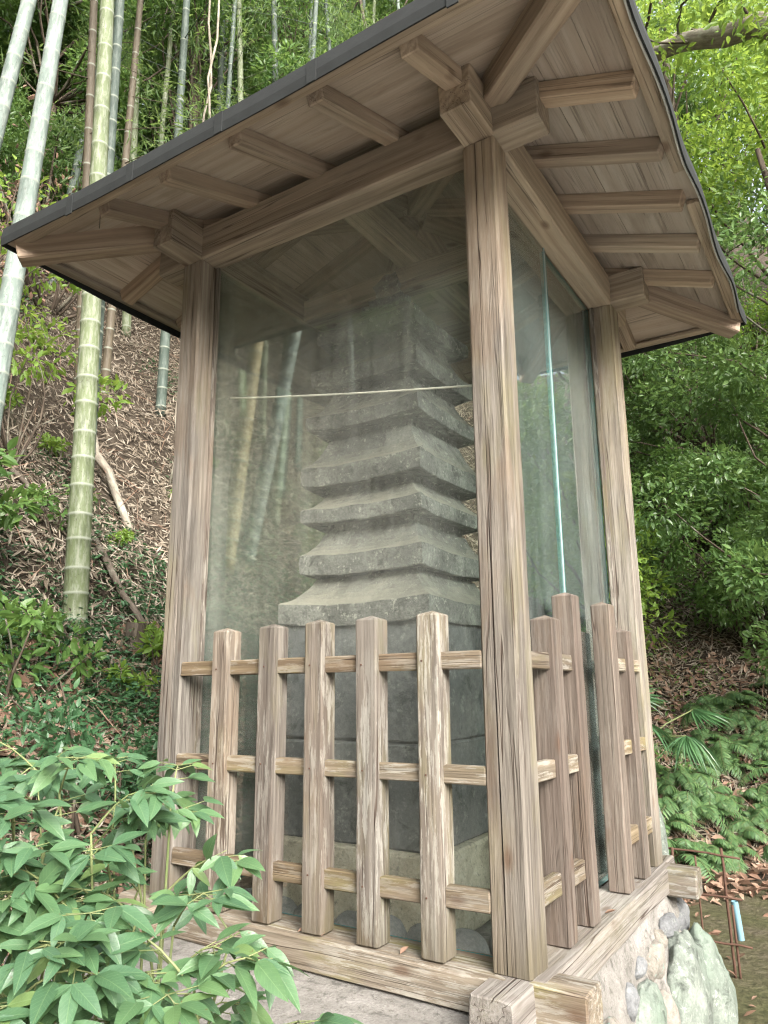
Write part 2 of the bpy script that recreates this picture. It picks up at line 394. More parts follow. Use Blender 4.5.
def timber_geo(p0, p1, w, h, up=(0, 0, 1), cham=0.005, jit=0.0012, seg=0.1, end_out=0.0, tip=0.0, taper=1.0, groove=None):
    p0 = np.array(p0, float); p1 = np.array(p1, float)
    u = p1 - p0; L = np.linalg.norm(u); u /= L
    v = unit(np.cross(up, u)); t = np.cross(u, v)
    a, b, c = w / 2, h / 2, cham
    prof = np.array([(-a + c, -b), (-a * .33, -b), (a * .33, -b), (a - c, -b), (a, -b + c), (a, -b * .33), (a, b * .33), (a, b - c),
                     (a - c, b), (a * .33, b), (-a * .33, b), (-a + c, b), (-a, b - c), (-a, b * .33), (-a, -b * .33), (-a, -b + c)])
    if groove is not None:
        gq = np.array([(groove - 0.0022, -b), (groove, -b + 0.018), (groove + 0.0022, -b)])
        prof = np.vstack([prof[:1], gq, prof[2:]])
    k = len(prof); n = max(2, int(L / seg)) + 1
    off = RNG.uniform(0, 40, 3)
    rows = []; G = []
    ss = np.linspace(0, L, n)
    ss = np.concatenate([[0, min(0.004, L * .1)], ss[1:-1], [L - min(0.004, L * .1), L]])
    wob = np.cumsum(RNG.normal(0, jit * .5, (len(ss), k, 2)), axis=0) * 0.6
    wob -= wob.mean(axis=0)
    wob = np.clip(wob, -jit * 2.2, jit * 2.2)
    for i, s_ in enumerate(ss):
        sc = 1 - (0.004 / max(w, h) * 2 if i in (0, len(ss) - 1) else 0)
        q = prof * sc + wob[i]
        rows.append(p0 + u * s_ + q[:, :1] * v + q[:, 1:] * t)
        G.append(np.column_stack([np.full(k, s_), prof[:, 0], prof[:, 1]]) + off)
    V = np.vstack(rows); G = np.vstack(G)
    F = []
    for i in range(len(ss) - 1):
        for j in range(k):
            j2 = (j + 1) % k
            F.append((i * k + j, i * k + j2, (i + 1) * k + j2, (i + 1) * k + j))
    caps = np.array([list(range(k))[::-1], [(len(ss) - 1) * k + j for j in range(k)]])
    if tip:
        # low pyramid point on the far end
        V = np.vstack([V, p1 + u * tip]); G = np.vstack([G, np.array([L + tip, 0, 0]) + off])
        tri = np.array([((len(ss) - 1) * k + j, (len(ss) - 1) * k + (j + 1) % k, len(V) - 1) for j in range(k)])
        return V, [np.array(F), caps[:1], tri], G
    return V, [np.array(F), caps], G
def timber(name, p0, p1, w, h, mat, parent=None, label=None, **k):
    V, F, G = timber_geo(p0, p1, w, h, **k)
    return obj(name, V, F, mat, parent, attrs={'grain': G}, label=label)

def tube_geo(pts, rad, seg=8, cap=True):
    pts = np.asarray(pts, float); n = len(pts)
    rad = np.broadcast_to(np.asarray(rad, float), (n,))
    tg = np.gradient(pts, axis=0); tg = unit(tg)
    ref = np.array([0.0, 0, 1]) if abs(tg[0][2]) < 0.9 else np.array([1.0, 0, 0])
    a0 = unit(np.cross(tg[0], ref))
    V = []; G = []; s = 0
    ang = np.linspace(0, 2 * np.pi, seg, endpoint=False)
    off = RNG.uniform(0, 30, 3)
    for i in range(n):
        a = unit(a0 - tg[i] * (a0 @ tg[i])); a0 = a
        b = np.cross(tg[i], a)
        if i: s += np.linalg.norm(pts[i] - pts[i - 1])
        ca, sa = np.cos(ang)[:, None], np.sin(ang)[:, None]
        V.append(pts[i] + rad[i] * (ca * a + sa * b))
        G.append(np.column_stack([np.full(seg, s), rad[i] * ca[:, 0], rad[i] * sa[:, 0]]) + off)
    V = np.vstack(V); G = np.vstack(G)
    i = np.arange(n - 1)[:, None] * seg; j = np.arange(seg)[None]; j2 = (j + 1) % seg
    F = np.stack([i + j, i + j2, i + seg + j2, i + seg + j], -1).reshape(-1, 4)
    Fs = [F]
    if cap:
        Fs.append(np.array([list(range(seg))[::-1], [(n - 1) * seg + q for q in range(seg)]]))
    return V, Fs, G

def box_geo(lo, hi):
    x0, y0, z0 = lo; x1, y1, z1 = hi
    V = [(x0, y0, z0), (x1, y0, z0), (x1, y1, z0), (x0, y1, z0), (x0, y0, z1), (x1, y0, z1), (x1, y1, z1), (x0, y1, z1)]
    F = np.array([(0, 3, 2, 1), (4, 5, 6, 7), (0, 1, 5, 4), (1, 2, 6, 5), (2, 3, 7, 6), (3, 0, 4, 7)])
    return V, [F]

def vnoise(P, s, seed=0):
    """cheap smooth pseudo-noise in [-1,1]"""
    P = np.asarray(P, float) * s
    r = np.random.default_rng(seed)
    out = np.zeros(P.shape[:-1])
    for i in range(5):
        k = r.normal(0, 1, P.shape[-1]) * (1 + 0.7 * i); ph = r.uniform(0, 6.28)
        out += np.sin(P @ k + ph) / (1 + 0.5 * i)
    return out / 2.6

def rock_geo(c, r, seed, rough=0.14, sub=3, facets=5):
    import bmesh
    bm = bmesh.new(); bmesh.ops.create_icosphere(bm, subdivisions=sub, radius=1)
    V = np.array([v.co[:] for v in bm.verts]); F = np.array([[v.index for v in f.verts] for f in bm.faces]); bm.free()
    rr = np.random.default_rng(seed)
    d = 1 + rough * vnoise(V, 1.6, seed) + rough * 0.45 * vnoise(V, 4.5, seed + 1) + rough * 0.2 * vnoise(V, 11, seed + 2) + rough * 0.12 * vnoise(V, 27, seed + 3) + rough * 0.06 * vnoise(V, 60, seed + 4)
    for _ in range(facets):   # flat chipped facets
        n = unit(rr.normal(0, 1, 3)); lim = rr.uniform(0.68, 0.9)
        d = np.minimum(d, np.where(V @ n > 0.05, lim / np.maximum(V @ n, 0.05), 9))
    V = V * d[:, None] * np.array(r) + np.array(c)
    return V, [F]

# leaves ------------------------------------------------------------
def leaf_template(wr, fold=0.18, droop=0.25, stations=5, shape=1.0):
    t = np.linspace(0, 1, stations)
    wv = wr * 0.5 * np.sin(np.pi * t ** (0.8 * shape)) ** 0.9
    wv[0] = wr * 0.03; wv[-1] = 0.002
    V = []; 
    for i in range(stations):
        z = -droop * t[i] ** 2
        V += [(t[i], -wv[i], z + fold * wv[i]), (t[i], 0, z), (t[i], wv[i], z + fold * wv[i])]
    F = []
    for i in range(stations - 1):
        a = i * 3
        F += [(a, a + 3, a + 4, a + 1), (a + 1, a + 4, a + 5, a + 2)]
    return np.array(V), np.array(F)
T_BROAD = leaf_template(0.42, 0.25, 0.18, 5)
T_FINE = leaf_template(0.37, 0.25, 0.20, 7, 0.92)
T_LOW = leaf_template(0.45, 0.3, 0.15, 3)
T_BAMB = leaf_template(0.15, 0.2, 0.25, 4, 0.8)
T_DEAD = leaf_template(0.17, 0.9, -0.22, 4, 0.9)
T_DEADB = leaf_template(0.5, 0.8, -0.25, 4)
def leaf_uv(n, tmpl):
    return np.tile(tmpl[0][:, :2], (n, 1)) @ np.array([[1, 0, 0], [0, 1, 0]]) + np.repeat(RNG.uniform(0, 50, (n, 1)) * np.array([[0, 0, 1.0]]), len(tmpl[0]), 0)
def leaves_geo(P, A, N, L, tmpl, rnd=None):
    """P base points, A length directions, N face normals, L lengths"""
    TV, TF = tmpl
    n = len(P); k = len(TV)
    A = unit(A); Bv = unit(np.cross(N, A)); Nn = np.cross(A, Bv)
    V = P[:, None] + L[:, None, None] * (TV[None, :, 0:1] * A[:, None] + TV[None, :, 1:2] * Bv[:, None] + TV[None, :, 2:3] * Nn[:, None])
    F = (TF[None] + (np.arange(n) * k)[:, None, None]).reshape(-1, TF.shape[1])
    if rnd is None: rnd = RNG.uniform(0, 1, n)
    return V.reshape(-1, 3), [F], np.repeat(rnd, k)

def clump_leaves(centers, radii, n, L, rng, up=0.6, droop=0.0):
    """leaf transforms spread through clumps"""
    ci = rng.integers(0, len(centers), n)
    d = unit(rng.normal(0, 1, (n, 3)))
    r = rng.uniform(0.15, 1, n) ** 0.5
    P = centers[ci] + d * (r * radii[ci])[:, None] * np.array([1, 1, 0.75])
    A = unit(d * 0.8 + rng.normal(0, 0.5, (n, 3)) + np.array([0, 0, -droop]))
    N = unit(np.array([0, 0, up]) + d * 0.45 + rng.normal(0, 0.42, (n, 3)))
    LL = L * rng.uniform(0.6, 1.25, n)
    rc = rng.uniform(0, 1, len(centers))
    rnd = np.clip(0.55 * rng.beta(2, 2.4, n) + 0.35 * rc[ci] + 0.12 * d[:, 2], 0, 1)
    return P, A, N, LL, rnd

def limb(g, p, q, r0, r1, rng, seg=6, n=6, wob=0.06):
    p = np.array(p, float); q = np.array(q, float)
    t = np.linspace(0, 1, n)[:, None]
    L = np.linalg.norm(q - p)
    mid = rng.normal(0, wob * L, 3)
    pts = p + (q - p) * t + np.sin(np.pi * t) * mid + rng.normal(0, wob * 0.12 * L, (n, 3)) * np.sin(np.pi * t)
    V, F, G = tube_geo(pts, np.linspace(r0, r1, n), seg)
    g.add(V, F, grain=G)
    return pts

# ------------------------------------------------------------------ terrain
FOOT = np.array([(40, -24), (9, -14), (3, -11.5), (0.2, -8.5), (-1.1, -4.5), (-1.1, 1.0), (-1.35, 2.6), (-1.0, 4.1), (-0.3, 4.75), (0.7, 5.2), (3, 5.6), (7, 5.0), (11, 1.0), (16, -5), (40, -10)], float)
def foot_dist(x, y):
    P = np.stack([x, y], -1)
    best = np.full(x.shape, 1e9); sgn = np.ones(x.shape)
    for a, b in zip(FOOT[:-1], FOOT[1:]):
        ab = b - a; t = np.clip(((P - a) @ ab) / (ab @ ab), 0, 1)
        q = a + t[..., None] * ab; v = P - q
        d = np.hypot(v[..., 0], v[..., 1])
        cr = ab[0] * v[..., 1] - ab[1] * v[..., 0]
        m = d < best
        best = np.where(m, d, best); sgn = np.where(m, np.sign(cr), sgn)
    return best * sgn
def ground_z(x, y):
    x = np.asarray(x, float); y = np.asarray(y, float)
    s = foot_dist(x, y)
    P = np.stack([x, y], -1)
    sp = np.maximum(s, 0)
    right = np.clip((x + 1.0) / 2.5, 0, 1) * np.clip((y - 3) / 2, 0, 1)
    slope = 0.92 * (1 - right) + 0.72 * right
    z = np.where(sp < 2.3, sp, 2.3 + (sp - 2.3) * (1.28 - 0.28 * right)); z = np.where(z < 12, z, 12 + (z - 12) * 0.7); z = np.minimum(z, 17 + 0.1 * z) * slope
    z = z + right * 0.55 * np.clip(sp / 0.9, 0, 1)            # steeper bank at the foot on the right
    z = z + np.clip(sp, 0, 1.2) * (0.12 * vnoise(P, 0.9, 3) + 0.05 * vnoise(P, 2.6, 4) + 0.02 * vnoise(P, 7, 5))
    z = z + 0.012 * vnoise(P, 2.2, 6)
    return -0.75 + z
def grid_axis(lo, hi, c0, c1, fine, coarse):
    a = [lo]
    while a[-1] < hi:
        x = a[-1]
        d = max(c0 - x, x - c1, 0)
        a.append(x + fine + (coarse - fine) * min(1, d / 25))
    return np.array(a)
gx = grid_axis(-90, 90, -7, 4, 0.11, 5); gy = grid_axis(-70, 110, -4, 8, 0.11, 5)
XX, YY = np.meshgrid(gx, gy, indexing='ij')
ZZ = ground_z(XX, YY)
nx, ny = XX.shape
idx = np.arange(nx * ny).reshape(nx, ny)
Fq = np.stack([idx[:-1, :-1], idx[1:, :-1], idx[1:, 1:], idx[:-1, 1:]], -1).reshape(-1, 4)
g_o = obj('ground', np.stack([XX, YY, ZZ], -1).reshape(-1, 3), [Fq], M['ground'], smooth=True,
          attrs={'hill': np.clip(foot_dist(XX, YY) + 0.55, 0, 1).ravel()})
tag(g_o, 'steep leaf strewn earth hillside with a flat mossy path at its foot', None, None, 'structure')

def path():  # unseen pale sheet, added to bounce light up under the eaves
    b = NB('bounce_sheet'); p = b.n('ShaderNodeTexCoord').outputs['Object']
    n = b.noise(p, 40, 6, 0.7); n1 = b.noise(p, 1.6, 4)
    col = b.mix(b.mapr(n1, 0.35, 0.65), b.mix(n, (0.30, 0.28, 0.25), (0.56, 0.54, 0.50)), b.mix(n, (0.38, 0.36, 0.33), (0.62, 0.60, 0.56)))
    m = b.out(b.principled(Base_Color=col, Roughness=0.95, Normal=b.bump(n, 0.6, 0.01)))
    xs = np.linspace(0.42, 5.5, 40); ys = np.linspace(-6.5, 1.1, 60)
    X, Y = np.meshgrid(xs, ys, indexing='ij')
    Yj = Y + 0.0 * X; Xj = X + 0.08 * vnoise(np.stack([X, Y], -1), 1.1, 61) * (X < 0.6)
    Z = ground_z(Xj, Yj) + 0.006
    i = np.arange(40 * 60).reshape(40, 60)
    F = np.stack([i[:-1, :-1], i[1:, :-1], i[1:, 1:], i[:-1, 1:]], -1).reshape(-1, 4)
    o = obj('path', np.stack([Xj, Yj, Z], -1).reshape(-1, 3), [F], m, smooth=True)
    tag(o, 'unseen pale ground sheet added to bounce light under the eaves', None, None, 'structure')
path()
# ------------------------------------------------------------------ plinth
pl = thing('stone_plinth', 'rough concrete plinth with embedded green and cream boulders under the wooden shelter', 'plinth', (-0.68, 0.6, -0.75))
def plinth():
    top = (-1.50, 0.020, -0.40, 1.40); bot = (-1.62, 0.20, -0.55, 1.56)
    n = 26
    def ring(r, z):
        x0, x1, y0, y1 = r; t = np.linspace(0, 1, n, endpoint=False)[:, None]
        c = [np.array(q, float) for q in ((x0, y0), (x1, y0), (x1, y1), (x0, y1))]
        xy = np.vstack([c[i] + (c[(i + 1) % 4] - c[i]) * t for i in range(4)])
        return np.column_stack([xy, np.full(len(xy), z)])
    rings = []
    for k, f in enumerate(np.linspace(0, 1, 12)):
        r = [b + (t - b) * f ** 0.8 for b, t in zip(bot, top)]
        R = ring(r, -0.80 + f * 0.71)
        amp = 0.035 * (1 - 0.55 * f)
        if f < 1:
            R[:, :2] += amp * np.stack([vnoise(R, 6, 21), vnoise(R, 6, 22)], -1) + 0.012 * np.stack([vnoise(R, 21, 23), vnoise(R, 21, 24)], -1)
        rings.append(R)
    for sfrac, zz in ((0.985, -0.0865), (0.8, -0.088), (0.4, -0.088)):
        R = rings[11].copy(); c = R[:, :2].mean(0); R[:, :2] = c + (R[:, :2] - c) * sfrac; R[:, 2] = zz - 0.004 + 0.003 * vnoise(R, 9, 5)
        rings.append(R)
    m = 4 * n
    V = np.vstack(rings)
    i = np.arange(len(rings) - 1)[:, None] * m; j = np.arange(m)[None]; j2 = (j + 1) % m
    F = np.stack([i + j, i + j2, i + m + j2, i + m + j], -1).reshape(-1, 4)
    cap = np.array([[(len(rings) - 1) * m + q for q in range(m)]])
    obj('concrete_body', V, [F, cap], M['concrete'], pl, smooth=True)
    for c, r, mat, sd, lb in [((0.078, 1.16, -0.46), (0.085, 0.23, 0.27), 'green_stone', 5, 'large pale green boulder'),
                              ((0.110, 1.37, -0.50), (0.10, 0.15, 0.26), 'green_stone', 15, 'pale green boulder at the far corner'),
                              ((0.030, 0.95, -0.225), (0.045, 0.10, 0.06), 'cream_stone', 6, 'small cream boulder'),
                              ((0.052, 0.76, -0.34), (0.050, 0.12, 0.11), 'green_stone', 7, 'grey green boulder'),
                              ((0.066, 0.90, -0.37), (0.048, 0.045, 0.08), 'cream_stone', 8, None),
                              ((0.010, 1.385, -0.20), (0.06, 0.08, 0.08), 'grey_stone', 9, 'purplish grey boulder'),
                              ((0.030, 1.19, -0.175), (0.04, 0.09, 0.04), 'grey_stone', 16, None),
                              ((0.026, 1.06, -0.19), (0.035, 0.035, 0.035), 'cream_stone', 26, None),
                              ((0.040, 0.62, -0.24), (0.036, 0.05, 0.05), 'grey_stone', 17, None),
                              ((0.030, 0.78, -0.19), (0.030, 0.05, 0.03), 'grey_stone', 18, None),
                              ((0.10, 0.47, -0.46), (0.05, 0.15, 0.14), 'grey_stone', 10, None),
                              ((0.05, 0.40, -0.28), (0.04, 0.10, 0.08), 'cream_stone', 12, None),
                              ((0.105, 0.98, -0.60), (0.07, 0.12, 0.12), 'grey_stone', 13, None),
                              ((0.085, 0.66, -0.52), (0.05, 0.08, 0.08), 'cream_stone', 19, None),
                              ((-0.35, 1.47, -0.45), (0.25, 0.10, 0.22), 'green_stone', 14, None)]:
        V, F = rock_geo(c, r, sd, 0.13, 5, 1)
        obj('stone', V, F, M[mat], pl, smooth=True, label=lb)
plinth()

# ------------------------------------------------------------------ shelter
sh = thing('wooden_shelter', 'open wooden shrine shelter with glazed sides and hipped roof over a stone pagoda', 'shelter', (-W / 2, D / 2, -0.09))
def mk_post(x, y, label=None, groove=None):
    timber('post', (x, y, -0.001), (x, y, H - 0.001), S, S, M['post'], sh, up=(0, 1, 0), cham=0.007, jit=0.0016, label=label, groove=groove)
hs = S / 2
mk_post(-hs, hs, groove=-0.012); mk_post(-W + hs, hs, groove=0.017); mk_post(-hs, D - hs); mk_post(-W + hs, D - hs)
# long drying check in the near post
BH = 0.14
def beam(name, p0, p1, mat='beam', w=S, h=BH, **k):
    return timber(name, p0, p1, w, h, M[mat], sh, cham=k.pop('cham', 0.006), jit=0.0018, **k)
for y in (hs, D - hs):
    beam('beam', (-W - 0.145, y, H + 0.002 + BH / 2), (0.145, y, H + 0.002 + BH / 2))
for x in (-hs, -W + hs):
    beam('beam', (x, -0.155, H + BH / 2), (x, D + 0.155, H + BH / 2))
beam('tie_beam', (-W + S - .002, 0.692, H + 0.055), (-S + .002, 0.692, H + 0.055), h=0.105)
beam('tie_beam', (-0.683, S - .002, H + 0.165), (-0.683, D - S + .002, H + 0.165), h=0.11)
# roof
SL = 0.357
def soff(i, top=0.0): return 2.523 + SL * i + top     # soffit height at inward distance i
RH = 0.0584
for k in range(5):
    x = -hs - k * (W - S) / 4
    for sgn, y0 in ((-1, 0.0), (1, D)):
        a = (x, y0 + sgn * 0.42, soff(-0.42) - RH / 2); i = 0.60 if k == 2 else (0.30 if k in (1, 3) else 0.03)
        b = (x, y0 - sgn * i, soff(i) - RH / 2)
        timber('rafter', a, b, 0.056, 0.055, M['rafter'], sh, cham=0.003)
    y = hs + k * (D - S) / 4
    for sgn, x0 in ((1, 0.0), (-1, -W)):
        a = (x0 + sgn * 0.42, y, soff(-0.42) - RH / 2); i = 0.60 if k == 2 else (0.30 if k in (1, 3) else 0.03)
        b = (x0 - sgn * i, y, soff(i) - RH / 2)
        timber('rafter', a, b, 0.056, 0.055, M['rafter'], sh, cham=0.003)
for cx, cy, sx, sy in ((0, 0, 1, -1), (-W, 0, -1, -1), (0, D, 1, 1), (-W, D, -1, 1)):
    e0, e1 = 0.435, -0.64
    timber('hip_rafter', (cx + sx * e0, cy + sy * e0, soff(-e0) - 0.047), (cx + sx * e1, cy + sy * e1, soff(-e1) - 0.047), 0.078, 0.088, M['rafter'], sh, cham=0.005)
# soffit boards, one part per roof side
def rect(e):    # corners of the eave rectangle at overhang e, counter-clockwise
    return [np.array(p, float) for p in ((-W - e, -e), (e, -e), (e, D + e), (-W - e, D + e))]
CUTS = [-0.470, -0.318, -0.165, -0.012, 0.15, 0.32, 0.50, 0.675]
for s_ in range(4):
    g = Geo()
    for d0, d1 in zip(CUTS[:-1], CUTS[1:]):
        d0 += 0.0012
        off = RNG.uniform(0, 40, 3)
        a0, a1 = rect(-d0)[s_], rect(-d0)[(s_ + 1) % 4]
        b0, b1 = rect(-d1)[s_], rect(-d1)[(s_ + 1) % 4]
        n = 12; V = []; G = []
        for t in np.linspace(0, 1, n):
            for zz in (0.0, 0.011):
                for q0, q1, d in ((a0, a1, d0), (b0, b1, d1)):
                    q = q0 + (q1 - q0) * t
                    V.append((q[0], q[1], soff(d) + zz + 0.0012 * math.sin(7 * t + d * 31)))
                    G.append(np.array([np.linalg.norm(q - q0), d, zz]) + off)
        V = np.array(V); F = []
        for i in range(n - 1):
            o = i * 4
            F += [(o, o + 4, o + 5, o + 1), (o + 2, o + 3, o + 7, o + 6), (o, o + 2, o + 6, o + 4), (o + 1, o + 5, o + 7, o + 3)]
        F += [(0, 1, 3, 2), (4 * n - 4, 4 * n - 2, 4 * n - 1, 4 * n - 3)]
        g.add(V, [np.array(F)], grain=np.array(G))
    g.obj('soffit', M['soffit'], sh)
# battens under the eave edge
for s_ in range(4):
    a, b_ = rect(0.446)[s_], rect(0.446)[(s_ + 1) % 4]
    z = soff(-0.446) - 0.011
    spans = [(0.015, 0.985)] if s_ != 1 else [(0.015, 0.425), (0.515, 0.985)]
    for t0, t1 in spans:
        p, q = a + (b_ - a) * t0, a + (b_ - a) * t1
        timber('eave_batten', (*p, z), (*q, z), 0.045, 0.018, M['beam'], sh, cham=0.002)
# roof covering with a hanging drip lip
def roof_cover():
    n = 40
    def loop(e, z, lift=0.03, wav=0.0):
        R = rect(e); pts = []
        for s_ in range(4):
            for t in np.linspace(0, 1, n, endpoint=False):
                q = R[s_] + (R[(s_ + 1) % 4] - R[s_]) * t
                l = lift * abs(2 * t - 1) ** 2.5
                w = 0.0; o = 0.0
                if s_ == 1:
                    w = wav * (math.sin(t * 41) * 0.5 + math.sin(t * 17 + 1) + (1.6 if 0.40 < t < 0.52 else 0) * math.sin((t - .40) / .12 * math.pi))
                    o = wav * 1.0 * math.sin(t * 23 + 2)
                else:
                    w = wav * 0.25 * math.sin(t * 19 + s_)
                pts.append((q[0] + (o if s_ == 1 else 0), q[1], z + l + w))
        return np.array(pts)
    rings = [loop(0.02, soff(-0.02) + 0.014, 0), loop(0.460, soff(-0.46) + 0.014, 0.0), loop(0.4735, soff(-0.47) + 0.010, 0.014), loop(0.4740, 2.318, 0.024, 0.006),
             loop(0.4800, 2.316, 0.026, 0.006), loop(0.4830, 2.345, 0.028, 0.005), loop(0.4780, 2.388, 0.028, 0.004),
             loop(0.45, 2.408, 0.022, 0.002), loop(0.3, soff(-0.3) + 0.045, 0.01), loop(0.02, soff(-0.02) + 0.045, 0),
             loop(-0.3, soff(0.3) + 0.045, 0), loop(-0.66, soff(0.66) + 0.06, 0)]
    m = 4 * n; V = np.vstack(rings)
    i = np.arange(len(rings) - 1)[:, None] * m; j = np.arange(m)[None]; j2 = (j + 1) % m
    F = np.stack([i + j, i + j2, i + m + j2, i + m + j], -1).reshape(-1, 4)
    cap = np.array([[(len(rings) - 1) * m + q for q in range(m)]])
    obj('roof_covering', V, [F, cap], M['roof'], sh)
    # pale turned metal edge along the right eave
    pts = loop(0.4705, 2.3225, 0.024, 0.006)[n + 2:2 * n - 2]
    V, Fq_, G = tube_geo(pts, 0.0042, 5)
    obj('drip_edge', V, Fq_, M['drip'], sh)
roof_cover()
for k in range(1, 6):       # overlapping sheet joints on the lip
    x = -W - 0.47 + k * (W + 0.94) / 6 + RNG.normal(0, 0.02)
    V, F = box_geo((x - 0.016, -0.4855, 2.312), (x + 0.016, -0.4815, 2.382)); obj('sheet_joint', V, F, M['roof'], sh)
# cap on the roof top
V, F = box_geo((-W / 2 - 0.07, D / 2 - 0.07, 2.79), (-W / 2 + 0.07, D / 2 + 0.07, 2.90)); obj('roof_cap', V, F, M['roof'], sh)
# sills with their projecting ends (board plus narrower tenon end)
def sill(axis, main, nose, mat):
    g = Geo()
    for p0, p1, w, h in (main, nose):
        V, F, G = timber_geo(p0, p1, w, h, cham=0.006, jit=0.002)
        g.add(V, F, grain=G)
    return g.obj('sill', M[mat], sh)
sill('x', ((-W - 0.02, 0.043, -0.0455), (-0.03, 0.043, -0.0455), 0.148, 0.088), ((-W - 0.135, 0.044, -0.0485), (0.134, 0.044, -0.0485), 0.113, 0.096), 'sill')
sill('y', ((-0.036, 0.012, -0.0445), (-0.036, D - 0.012, -0.0445), 0.142, 0.090), ((-0.047, -0.137, -0.049), (-0.047, D + 0.13, -0.049), 0.114, 0.097), 'sill_pale')
sill('x', ((-W + 0.02, D - 0.05, -0.0465), (-0.03, D - 0.05, -0.0465), 0.13, 0.088), ((-W - 0.135, D - 0.05, -0.0495), (0.134, D - 0.05, -0.0495), 0.105, 0.096), 'sill')
sill('y', ((-W + 0.05, 0.02, -0.047), (-W + 0.05, D - 0.02, -0.047), 0.13, 0.088), ((-W + 0.05, -0.13, -0.050), (-W + 0.05, D + 0.13, -0.050), 0.105, 0.096), 'sill')
# glazing
def pane(name, lo, hi, mat, label=None):
    V, F = box_geo(lo, hi)
    d = np.array(hi) - np.array(lo); ax = int(np.argmin(d))
    normals = [2, 2, 1, 0, 1, 0]
    o = obj(name, V, F, None, sh, mats=[M[mat], M['glass_edge']], fmat=[0 if a == ax else 1 for a in normals], label=label)
    return o
gt = H + 0.004
M['seam'] = plain('glass_sealant', (0.24, 0.32, 0.32), 0.4, 0, 0.15, 30, 0.05)
V, F = box_geo((-0.0955, 0.674, 0.004), (-0.0925, 0.6810, H)); obj('glass_joint', V, F, M['seam'], sh)
pane('glass_pane', (-W + S - 0.004, 0.096, 0.002), (-S + 0.004, 0.1008, gt), 'glass_front', 'large dusty pane facing the path')
pane('glass_pane', (-0.1008, S - 0.004, 0.002), (-0.096, 0.700, gt), 'glass_side', 'streaked side pane nearer the front corner')
pane('glass_pane', (-0.1120, 0.660, 0.002), (-0.1072, D - S + 0.004, gt), 'glass_side', 'streaked side pane nearer the back')
pane('glass_pane', (-W + 0.096, S - 0.004, 0.002), (-W + 0.1008, D - S + 0.004, gt), 'glass_back')
pane('glass_pane', (-W + S - 0.004, D - 0.1008, 0.002), (-S + 0.004, D - 0.096, gt), 'glass_back')
for x in (-W + S + 0.006, -S - 0.006):
    timber('glazing_bead', (x, 0.087, 0.001), (x, 0.087, H), 0.012, 0.016, M['picket'], sh, up=(0, 1, 0), cham=0.001, jit=0.0004)
for y in (S + 0.006, D - S - 0.006):
    timber('glazing_bead', (-0.087, y, 0.001), (-0.087, y, H), 0.016, 0.012, M['picket'], sh, up=(0, 1, 0), cham=0.001, jit=0.0004)

# ------------------------------------------------------------------ fences
def fence(label, pickets, rails, axis, pm):
    xs = np.array([p[:2] for p in pickets])
    f = thing('picket_fence', label, 'fence', (xs[:, 0].mean(), xs[:, 1].mean(), 0.0))
    for (x, y, top, lean) in pickets:
        dx, dy = (lean, 0) if axis == 'x' else (0, lean)
        timber('picket', (x, y, 0.002), (x + dx, y + dy, top), 0.070, 0.068, M[pm], f, up=(0, 1, 0), cham=0.004, jit=0.0018, tip=0.011)
    for (x, y, top, lean) in pickets:
        for (p0, p1, h) in rails:
            if axis != 'x': continue
            zz = p0[2] + (p1[2] - p0[2]) * (x - p0[0]) / (p1[0] - p0[0]) + RNG.normal(0, .004)
            nx_ = x + lean * zz / top - 0.012 + RNG.normal(0, .004)
            V, F, G = tube_geo([(nx_, -0.0185, zz), (nx_, -0.012, zz)], 0.0026, 7); obj('nail', V, F, M['rust'], f)
    for (p0, p1, h) in rails:
        timber('rail', p0, p1, 0.028, h, M['rail'], f, cham=0.003, jit=0.0018)
    return f
XS = [-1.052, -0.850, -0.657, -0.466, -0.263]
fence('long front fence of five bleached flaking pickets between the left and near posts',
      [(x, 0.018, t, l) for x, t, l in zip(XS, (0.868, 0.873, 0.878, 0.880, 0.884), (-0.004, 0.002, -0.003, 0.0, 0.003))],
      [((-W + S - .002, 0.014, z0), (-S + .002, 0.014, z1), h) for z0, z1, h in ((0.744, 0.756, 0.048), (0.440, 0.458, 0.047), (0.140, 0.157, 0.052))], 'x', 'picket')
RZ = ((0.755, 0.047), (0.460, 0.050), (0.163, 0.056))
fence('short side fence with two brown pickets beside the near corner post',
      [(-0.026, 0.282, 0.876, 0.002), (-0.026, 0.482, 0.962, -0.004)],
      [((-0.020, S - .002, z), (-0.020, 0.452, z - 0.006), h) for z, h in RZ], 'y', 'picket_brown')
fence('short side fence with two brown pickets beside the back right post',
      [(-0.026, 0.872, 0.962, 0.003), (-0.026, 1.090, 0.876, 0.0)],
      [((-0.020, 0.905, z - 0.004), (-0.020, D - S + .002, z - 0.010), h) for z, h in RZ], 'y', 'picket_brown')

